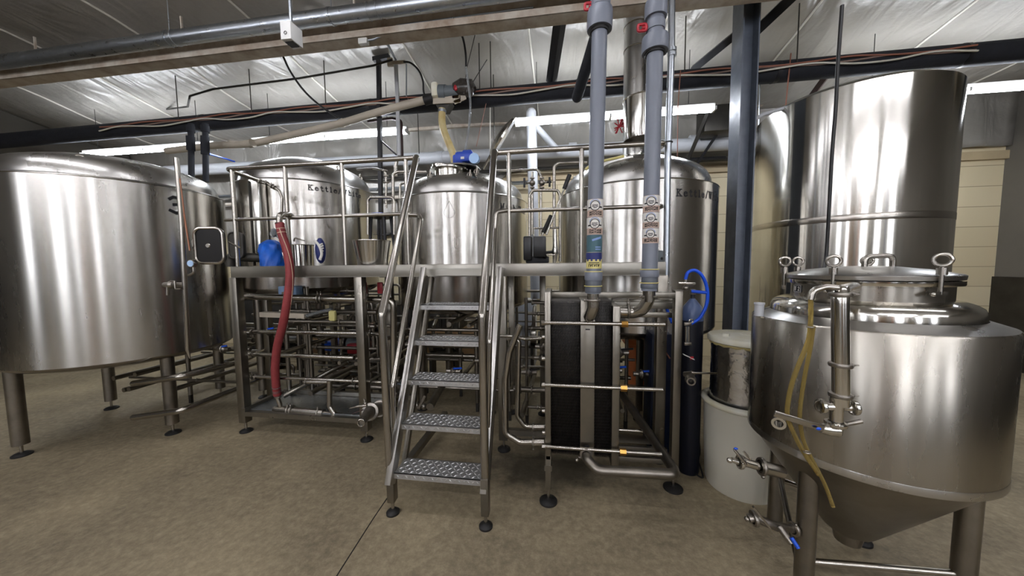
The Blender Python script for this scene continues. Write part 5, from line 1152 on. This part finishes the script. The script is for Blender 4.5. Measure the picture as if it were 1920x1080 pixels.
clampring(B(), at(524, 419, Y=YH), .027, (0, 0, 1)).build('clamp', 'rust_paint', t)
# small pipe over kettle front left, from railing
t = thing('spray_pipe', 'thin steel pipe with fittings curving down in front of the left kettle', 'pipe', at(520, 400, Y=3.1))
B().tube([at(482, 340, Y=3.0), at(500, 344, Y=3.0), at(512, 350, Y=3.0), at(524, 358, Y=3.0), at(529, 372, Y=3.0), at(528, 402, Y=3.0)], .014, 12, fil=.03).build('pipe', 'tube_steel', t)
for px, py in ((488, 341), (500, 344), (510, 349), (515, 352)): clampring(B(), at(px, py, Y=3.0), .018, (1, 0, -.3), True, (0, -.2, 1)).build('clamp', 'cast_steel', t)

# ------------------------------------------------------------------ things standing on the deck
ZD = 1.60
def on_deck(px, Y): q = at(px, 495, Y=Y); return Vector((q.x, Y, ZD))
c = on_deck(510, 2.92)
b = B(); g = []; n, mrow = 28, 12
for j in range(mrow+1):
    v = j/mrow; z = ZD+.27*v
    row = []
    for i in range(n):
        a = 2*pi*i/n; wv = 1+.09*sin(3*a+v*5)+.06*sin(7*a-v*9)+.04*sin(11*a+v*17)
        r = (.1 if v < .86 else .1*(1-(v-.86)*4.5))*wv; row.append(b.bm.verts.new((c.x+cos(a)*r*1.05, c.y+sin(a)*r*.8, z)))
    g.append(row)
for j in range(mrow):
    for i in range(n): b.face((g[j][i], g[j][(i+1) % n], g[j+1][(i+1) % n], g[j+1][i]))
b.face(g[-1]); b.face(g[0][::-1])
tag(b.build('grain_bag', 'blue_bag'), 'shiny blue plastic sack slumped on the platform deck at left', 'bag')
b = B(); q = at(514, 437, Y=2.86)
for k in range(5): b.ball(q+Vector((random.uniform(-.04, .04), random.uniform(-.02, .02), random.uniform(-.03, .015))), random.uniform(.02, .035), seg=8)
tag(b.build('crumpled_wrap', 'clear_plastic'), 'crumpled clear wrap lying on top of the blue sack', 'plastic wrap')
def bucket(px, Y, r0, r1, h, label, m='mirror_steel'):
    c = on_deck(px, Y); t = thing('steel_bucket', label, 'bucket', c)
    B().lathe([(0, .003), (r0, 0), (r1, h), (r1-.004, h), (r0-.004, .006), (0, .006)], c, seg=48).build('body', m, t)
    B().ring(c+Vector((0, 0, h)), r1, .005, seg=48, rs=8).build('rim', 'tube_steel', t)
    return t
bk = bucket(568, 2.94, .095, .1, .215, 'small cylindrical stainless pail beside the blue sack')
bk2 = bucket(699, 2.9, .128, .165, .235, 'wide tapered stainless bucket standing on the deck left of the stairs')
q = at(551, 452, Y=2.84); B().tube([q, q+Vector((.02, -.01, .03)), q+Vector((.12, -.01, .0))], .006, 8, fil=.02).build('bail_handle', 'tube_steel', bk)
# cap hung on the pail
t = thing('baseball_cap', 'navy and white patterned mesh cap hanging over the rim of the small pail', 'cap', at(600, 470, Y=2.83))
c = at(601, 470, Y=2.83); b = B(); b.ball(c, .075, (.62, .6, 1.6)); b.build('crown', 'label_navy', t)
b = B(); 
for k in range(7): a = -.9+k*.3; b.tube([c+Vector((.045*cos(a)+.006*k*.3, -.03+.01*sin(a*2), .08*sin(a))), c+Vector((.02*cos(a)+.02, -.045, .09*sin(a)-.02))], .008, 6)
b.tube(curve([c+Vector((-.02, -.04, .09)), c+Vector((.025, -.045, .04)), c+Vector((.042, -.04, -.03)), c+Vector((.02, -.04, -.085))]), .012, 8); b.build('mesh_panel', 'label_white', t)
# bar stool
t = thing('bar_stool', 'dark stool with a blue round seat between left kettle and mash tun', 'stool', on_deck(718, 3.3)); c = on_deck(718, 3.3); zs_ = at(718, 403, Y=3.3).z
B().lathe([(0, 0), (.13, 0), (.14, .01), (.14, .03), (.12, .035), (0, .035)], (c.x, c.y, zs_-.03), seg=32).build('seat_frame', 'black_paint', t)
B().lathe([(0, .0), (.1, 0), (.1, .012), (0, .016)], (c.x, c.y, zs_), seg=32).build('seat', 'blue_motor', t)
for a in (45, 135, 225, 315):
    a = radians(a); B().bar((c.x+cos(a)*.1, c.y+sin(a)*.1, zs_-.02), (c.x+cos(a)*.14, c.y+sin(a)*.14, ZD), .022).build('leg', 'black_paint', t)
B().ring((c.x, c.y, zs_-.2), .12, .009, seg=4, rs=8).build('foot_ring', 'black_paint', t)
# deck pipes between left kettle and mash tun
t = thing('deck_pipework', 'bent steel pipes rising behind the dark stool left of the mash tun', 'pipework', on_deck(730, 3.5))
for pts, r in (([(690, 440, 3.2), (690, 375, 3.2), (695, 370, 3.2), (735, 370, 3.2), (739, 376, 3.2), (739, 440, 3.2)], .014), ([(737, 400, 3.5), (737, 328, 3.5), (745, 322, 3.5), (800, 322, 3.6)], .016), ([(742, 330, 3.6), (742, 312, 3.6), (745, 296, 3.6)], .02), ([(750, 390, 3.55), (750, 345, 3.55), (762, 342, 3.55), (790, 342, 3.6)], .014), ([(724, 390, 3.4), (724, 340, 3.4), (722, 320, 3.4), (700, 316, 3.5), (670, 318, 3.6)], .013)):
    B().tube([at(a, c_, Y=y) for a, c_, y in pts], r, 12, fil=.04).build('pipe', 'tube_steel', t)
for px, py in ((724, 342), (724, 330), (722, 320)): clampring(B(), at(px, py, Y=3.4), .02, (0, 0, 1)).build('clamp', 'cast_steel', t)
# deck pipework between mash tun and right kettle
t = thing('deck_pipework', 'bent steel pipes with two black-handled valves right of the mash tun', 'pipework', on_deck(1010, 3.4))
for pts, r in (([(993, 490, 3.1), (993, 366, 3.1), (999, 357, 3.1), (1046, 357, 3.1), (1050, 366, 3.1), (1050, 490, 3.1)], .014), ([(998, 440, 3.3), (998, 375, 3.3), (998, 345, 3.3), (998, 322, 3.3)], .012), ([(1014, 440, 3.3), (1014, 350, 3.3), (1014, 330, 3.3), (1008, 318, 3.3), (930, 320, 3.5)], .012), ([(1039, 495, 3.25), (1039, 312, 3.25), (1048, 306, 3.25), (1100, 304, 3.3)], .015), ([(1000, 428, 3.08), (1048, 427, 3.08)], .01)):
    B().tube([at(a, c_, Y=y) for a, c_, y in pts], r, 12, fil=.035).build('pipe', 'tube_steel', t)
for px, s_ in ((998, -1), (1016, 1)):
    q = at(px, 343, Y=3.28); b = B(); b.ball(q, .03); clampring(b, q+Vector((0, 0, .045)), .018, (0, 0, 1)); clampring(b, q-Vector((0, 0, .045)), .018, (0, 0, 1)); b.cyl(q, q+Vector((s_*.06, -.02, 0)), .01, 10)
    v = b.build('valve', 'cast_steel', t); h = q+Vector((s_*.075, -.02, 0)); B().cyl(h-Vector((0, 0, .045)), h+Vector((0, 0, .045)), .011, 10).cyl(h-Vector((.025*s_, 0, 0)), h+Vector((.02, 0, 0)), .01, 8).build('valve_handle', 'black_plastic', v)
# motors
t = thing('pump_motor', 'pair of black motor boxes on the deck between mash tun and right kettle', 'motor', on_deck(1000, 2.95))
B().box(at(990, 466, Y=2.9), (.075, .1, .21), bev=.014).build('motor_box', 'black_plastic', t); B().box(at(1012, 463, Y=2.84), (.105, .1, .175), bev=.008).build('motor_box', 'black_plastic', t)
B().box(at(1008, 487, Y=2.95), (.2, .12, .06), bev=.01).build('base', 'black_paint', t)
B().tube([at(1001, 428, Y=2.82), at(1001, 478, Y=2.82), at(1040, 478, Y=2.82)], .006, 8).build('guard_bar', 'tube_steel', t)
t = thing('valve_assembly', 'polished check valve with black knob standing right of the black motor boxes', 'valve', on_deck(1040, 2.95))
B().tube([at(1041, 430, Y=2.9), at(1041, 450, Y=2.9), at(1041, 465, Y=2.9), at(1041, 472, Y=2.9), at(1041, 480, Y=2.9), at(1040, 492, Y=2.9)], [.012, .016, .024, .034, .02, .012], 16).build('valve_body', 'mirror_steel', t)
B().tube([at(1038, 472, Y=2.9), at(1022, 474, Y=2.88), at(1018, 480, Y=2.88)], .012, 10).ball(at(1022, 481, Y=2.86), .018).build('black_knob', 'black_plastic', t)
# paddles
for a, c_, lab in (((1068, 328), (1040, 400), 'mash paddle with a black grip leaning against the right kettle'), ((1033, 405), (1019, 436), 'second mash paddle with black grip below the middle rail')):
    pa_, pb2 = at(*a, Y=3.05), at(*c_, Y=2.98); t = thing('mash_paddle', lab, 'paddle', pb2); d = (pa_-pb2)
    B().tube([pa_, pa_-d*.36 if a[0] > 1050 else pb2], .019, 12).build('grip', 'black_plastic', t)
    B().tube([pa_-d*.3, pb2-d*.55 if a[0] > 1050 else pb2-d*.5], .009, 10).build('shaft', 'mirror_steel', t)
# grey dome motor by the second riser
t = thing('blower_motor', 'grey domed motor on the deck end beside the right riser pipe', 'motor', on_deck(1235, 2.9)); c = at(1235, 485, Y=2.9)
B().lathe([(.05, -.06), (.05, .03), (.045, .05), (.03, .065), (0, .07)], c, seg=28).build('housing', 'grey_motor', t); B().ball(c+Vector((.01, -.045, .0)), .012).build('cable_gland', 'black_plastic', t)

# ------------------------------------------------------------------ blue hose, gas bottle and taps at the right post
t = thing('blue_hose', 'bright blue hose looping out from the right exchanger post', 'hose', at(1320, 600, Y=2.3))
Yh = 2.42
B().tube(curve([at(1285, 524, Y=Yh), at(1290, 511, Y=Yh), at(1303, 507, Y=Yh), at(1317, 518, Y=Yh), at(1326, 543, Y=Yh), at(1325, 570, Y=Yh), at(1313, 595, Y=Yh), at(1295, 608, Y=Yh)]), .011, 12).build('hose', 'blue_hose', t)
B().tube([at(1296, 546, Y=Yh+.03), at(1327, 549, Y=Yh)], .011, 12).build('hose', 'blue_hose', t)
B().tube(curve([at(1249, 575, Y=Yh+.2), at(1254, 590, Y=Yh+.2), at(1260, 605, Y=Yh+.15)]), .011, 12).build('hose', 'blue_hose', t)
t = thing('sight_glass', 'sight glass and taps running down the right exchanger post', 'valve', at(1290, 650, Y=2.3)); Ys = 2.34
b = B(); b.cyl(at(1286, 524, Y=Ys), at(1286, 545, Y=Ys), .01, 10); b.ball(at(1286, 540, Y=Ys), .02); b.cyl(at(1283, 538, Y=Ys), at(1300, 534, Y=Ys), .008, 8); b.build('tap', 'cast_steel', t)
B().bar(at(1272, 531, Y=Ys-.02), at(1304, 532, Y=Ys-.02), .01, .016, bev=.002).build('tap_lever', 'tube_steel', t)
for px in (1286, 1292): B().cyl(at(px, 612, Y=Ys), at(px, 645, Y=Ys), .004, 8).build('guard_rod', 'tube_steel', t)
B().cyl(at(1289, 612, Y=Ys), at(1289, 645, Y=Ys), .008, 12).build('glass_tube', 'glass', t)
for py in (608, 645): B().bar(at(1283, py, Y=Ys), at(1296, py-1, Y=Ys), .022, .02, bev=.003).build('end_block', 'cast_steel', t)
B().ring(at(1296, 602, Y=Ys), .012, .004, (0, 1, 0), 14, 6).build('finger_loop', 'tube_steel', t)
t = thing('drain_valve', 'steel drain valve with a long lever beside the foil-wrapped keg', 'valve', at(1293, 712, Y=2.25)); Yd = 2.24
b = B(); b.lathe([(.018, .05), (.03, .03), (.034, 0), (.026, -.02), (.026, -.04), (.018, -.04), (.014, .0)], at(1295, 712, Y=Yd), (.3, 1, 0), seg=24); b.cyl(at(1284, 702, Y=Yd+.05), at(1300, 700, Y=Yd), .018, 12); b.build('valve_body', 'cast_steel', t)
B().bar(at(1295, 699, Y=Yd), at(1345, 700, Y=Yd), .008, .012, bev=.002).build('lever', 'tube_steel', t)
q = at(1298, 590, Y=2.62); t = thing('gas_bottle', 'slate-blue rounded gas bottle behind the blue hose loop', 'gas bottle', (q.x, 2.62, 0))
B().lathe([(0, 0), (.07, 0), (.075, .02), (.075, q.z-.02), (.06, q.z+.06), (.03, q.z+.1), (.015, q.z+.12), (.015, q.z+.15), (0, q.z+.15)], (q.x-.0, 2.62, 0), seg=28).build('bottle', mat('slate_paint', '#070b1a', .45), t)
B().lathe([(.0755, q.z-.04), (.0765, q.z-.02), (.062, q.z+.062), (.032, q.z+.102), (.016, q.z+.122)], (q.x, 2.62, 0), seg=28).build('bottle_shoulder', mat('slate_shoulder', '#56678c', .3), t)
B().box((q.x, 2.62, q.z+.17), (.035, .035, .04), bev=.004).build('valve', 'cast_steel', t)
q = at(1290, 670, Y=2.26); t = thing('label_tag', 'red and white paper tag wired to the right exchanger post', 'tag', q)
B().bar(q+Vector((-.03, 0, .02)), q+Vector((.035, -.01, -.01)), .03, .002, up=(0, 0, 1)).build('tag_card', 'label_white', t); B().box(q+Vector((.02, -.008, -.002)), (.02, .004, .02)).build('tag_print', 'red_plastic', t)
# floor cables by the drum
run('floor_cable', 'tangled black cable on the floor between navy tank and white drum', 'cable', [at(1308, 800, Y=2.65), at(1312, 850, Z=.02), at(1300, 880, Z=.02), at(1318, 895, Z=.02), at(1308, 860, Z=.05)], .006, 'black_cord', smoothc=True)
# clear hanging plastic and pipes far right wall
run('wall_conduit', 'dark conduit on the back wall between right kettle and column', 'conduit', [at(1280, 300, Y=5.7), at(1360, 296, Y=5.7)], .03, 'black_paint')
run('roof_brace', 'dark diagonal truss leg behind the galvanized conduit, nearer one', 'brace', [at(1330, 205, Y=4.9), at(1290, 300, Y=5.4)], .03, 'steel_dark', seg=4)
run('roof_brace', 'dark diagonal truss leg left of the column, farther one', 'brace', [at(1352, 240, Y=5.2), at(1292, 330, Y=5.6)], .025, 'black_paint', seg=4)
t = tag(B().box(at(1345, 228, Y=5.2), (.45, .3, .35), bev=.01).build('unit_heater', 'steel_dark'), 'dark unit heater hanging behind the grey steel column', 'heater')
run('hanging_wire', 'dark rod left of the tall polished tank by the column', 'wire', [at(1425, 140, Y=4.2), at(1423, 235, Y=4.2)], .006, 'galvanized')
# unseen furnishings added behind the photographer for the polished steel to reflect
for i, (x, y, r, h) in enumerate(((-5.4, -4.0, .55, 2.9), (2.3, -4.1, .5, 2.7))):
    t = thing('fermenter_tank', ['tall fermenter against the front wall, left one', 'tall fermenter against the front wall, right one'][i], 'tank', (x, y, 0))
    B().lathe([(.1, .3), (r, .9), (r, h), (r*.6, h+.2), (0, h+.25)], (x, y, 0), seg=40).build('shell', 'tank_steel', t)
    for a in (45, 135, 225, 315): a = radians(a); B().cyl((x+cos(a)*r*.85, y+sin(a)*r*.85, 0), (x+cos(a)*r*.85, y+sin(a)*r*.85, 1.0), .04, 10).build('leg', 'old_steel', t)
t = thing('pallet_rack', 'orange shelving with cardboard cases against the front wall', 'rack', (-.6, -4.4, 0))
for x in (-1.2, .4): B().bar((x, -4.4, 0), (x, -4.4, 3.0), .09).build('upright', 'orange_paint', t)
for z in (.6, 1.4, 2.2): B().bb(-1.2, .4, -4.7, -4.1, z, z+.06).build('shelf', 'wood_crate', t); B().bb(-1.0, -.3, -4.6, -4.2, z+.06, z+.5).build('case', 'cardboard', t)
for x, lab in ((-6.3, 'left'), (-2.5, 'middle'), (4.3, 'right')):
    o = tag(B().bb(x-.1, x+.1, -4.2, -4.0, 0, ZC-.16).build('steel_column', 'column_paint'), 'dark steel column by the front wall, %s one' % lab, 'column'); o['kind'] = 'thing'
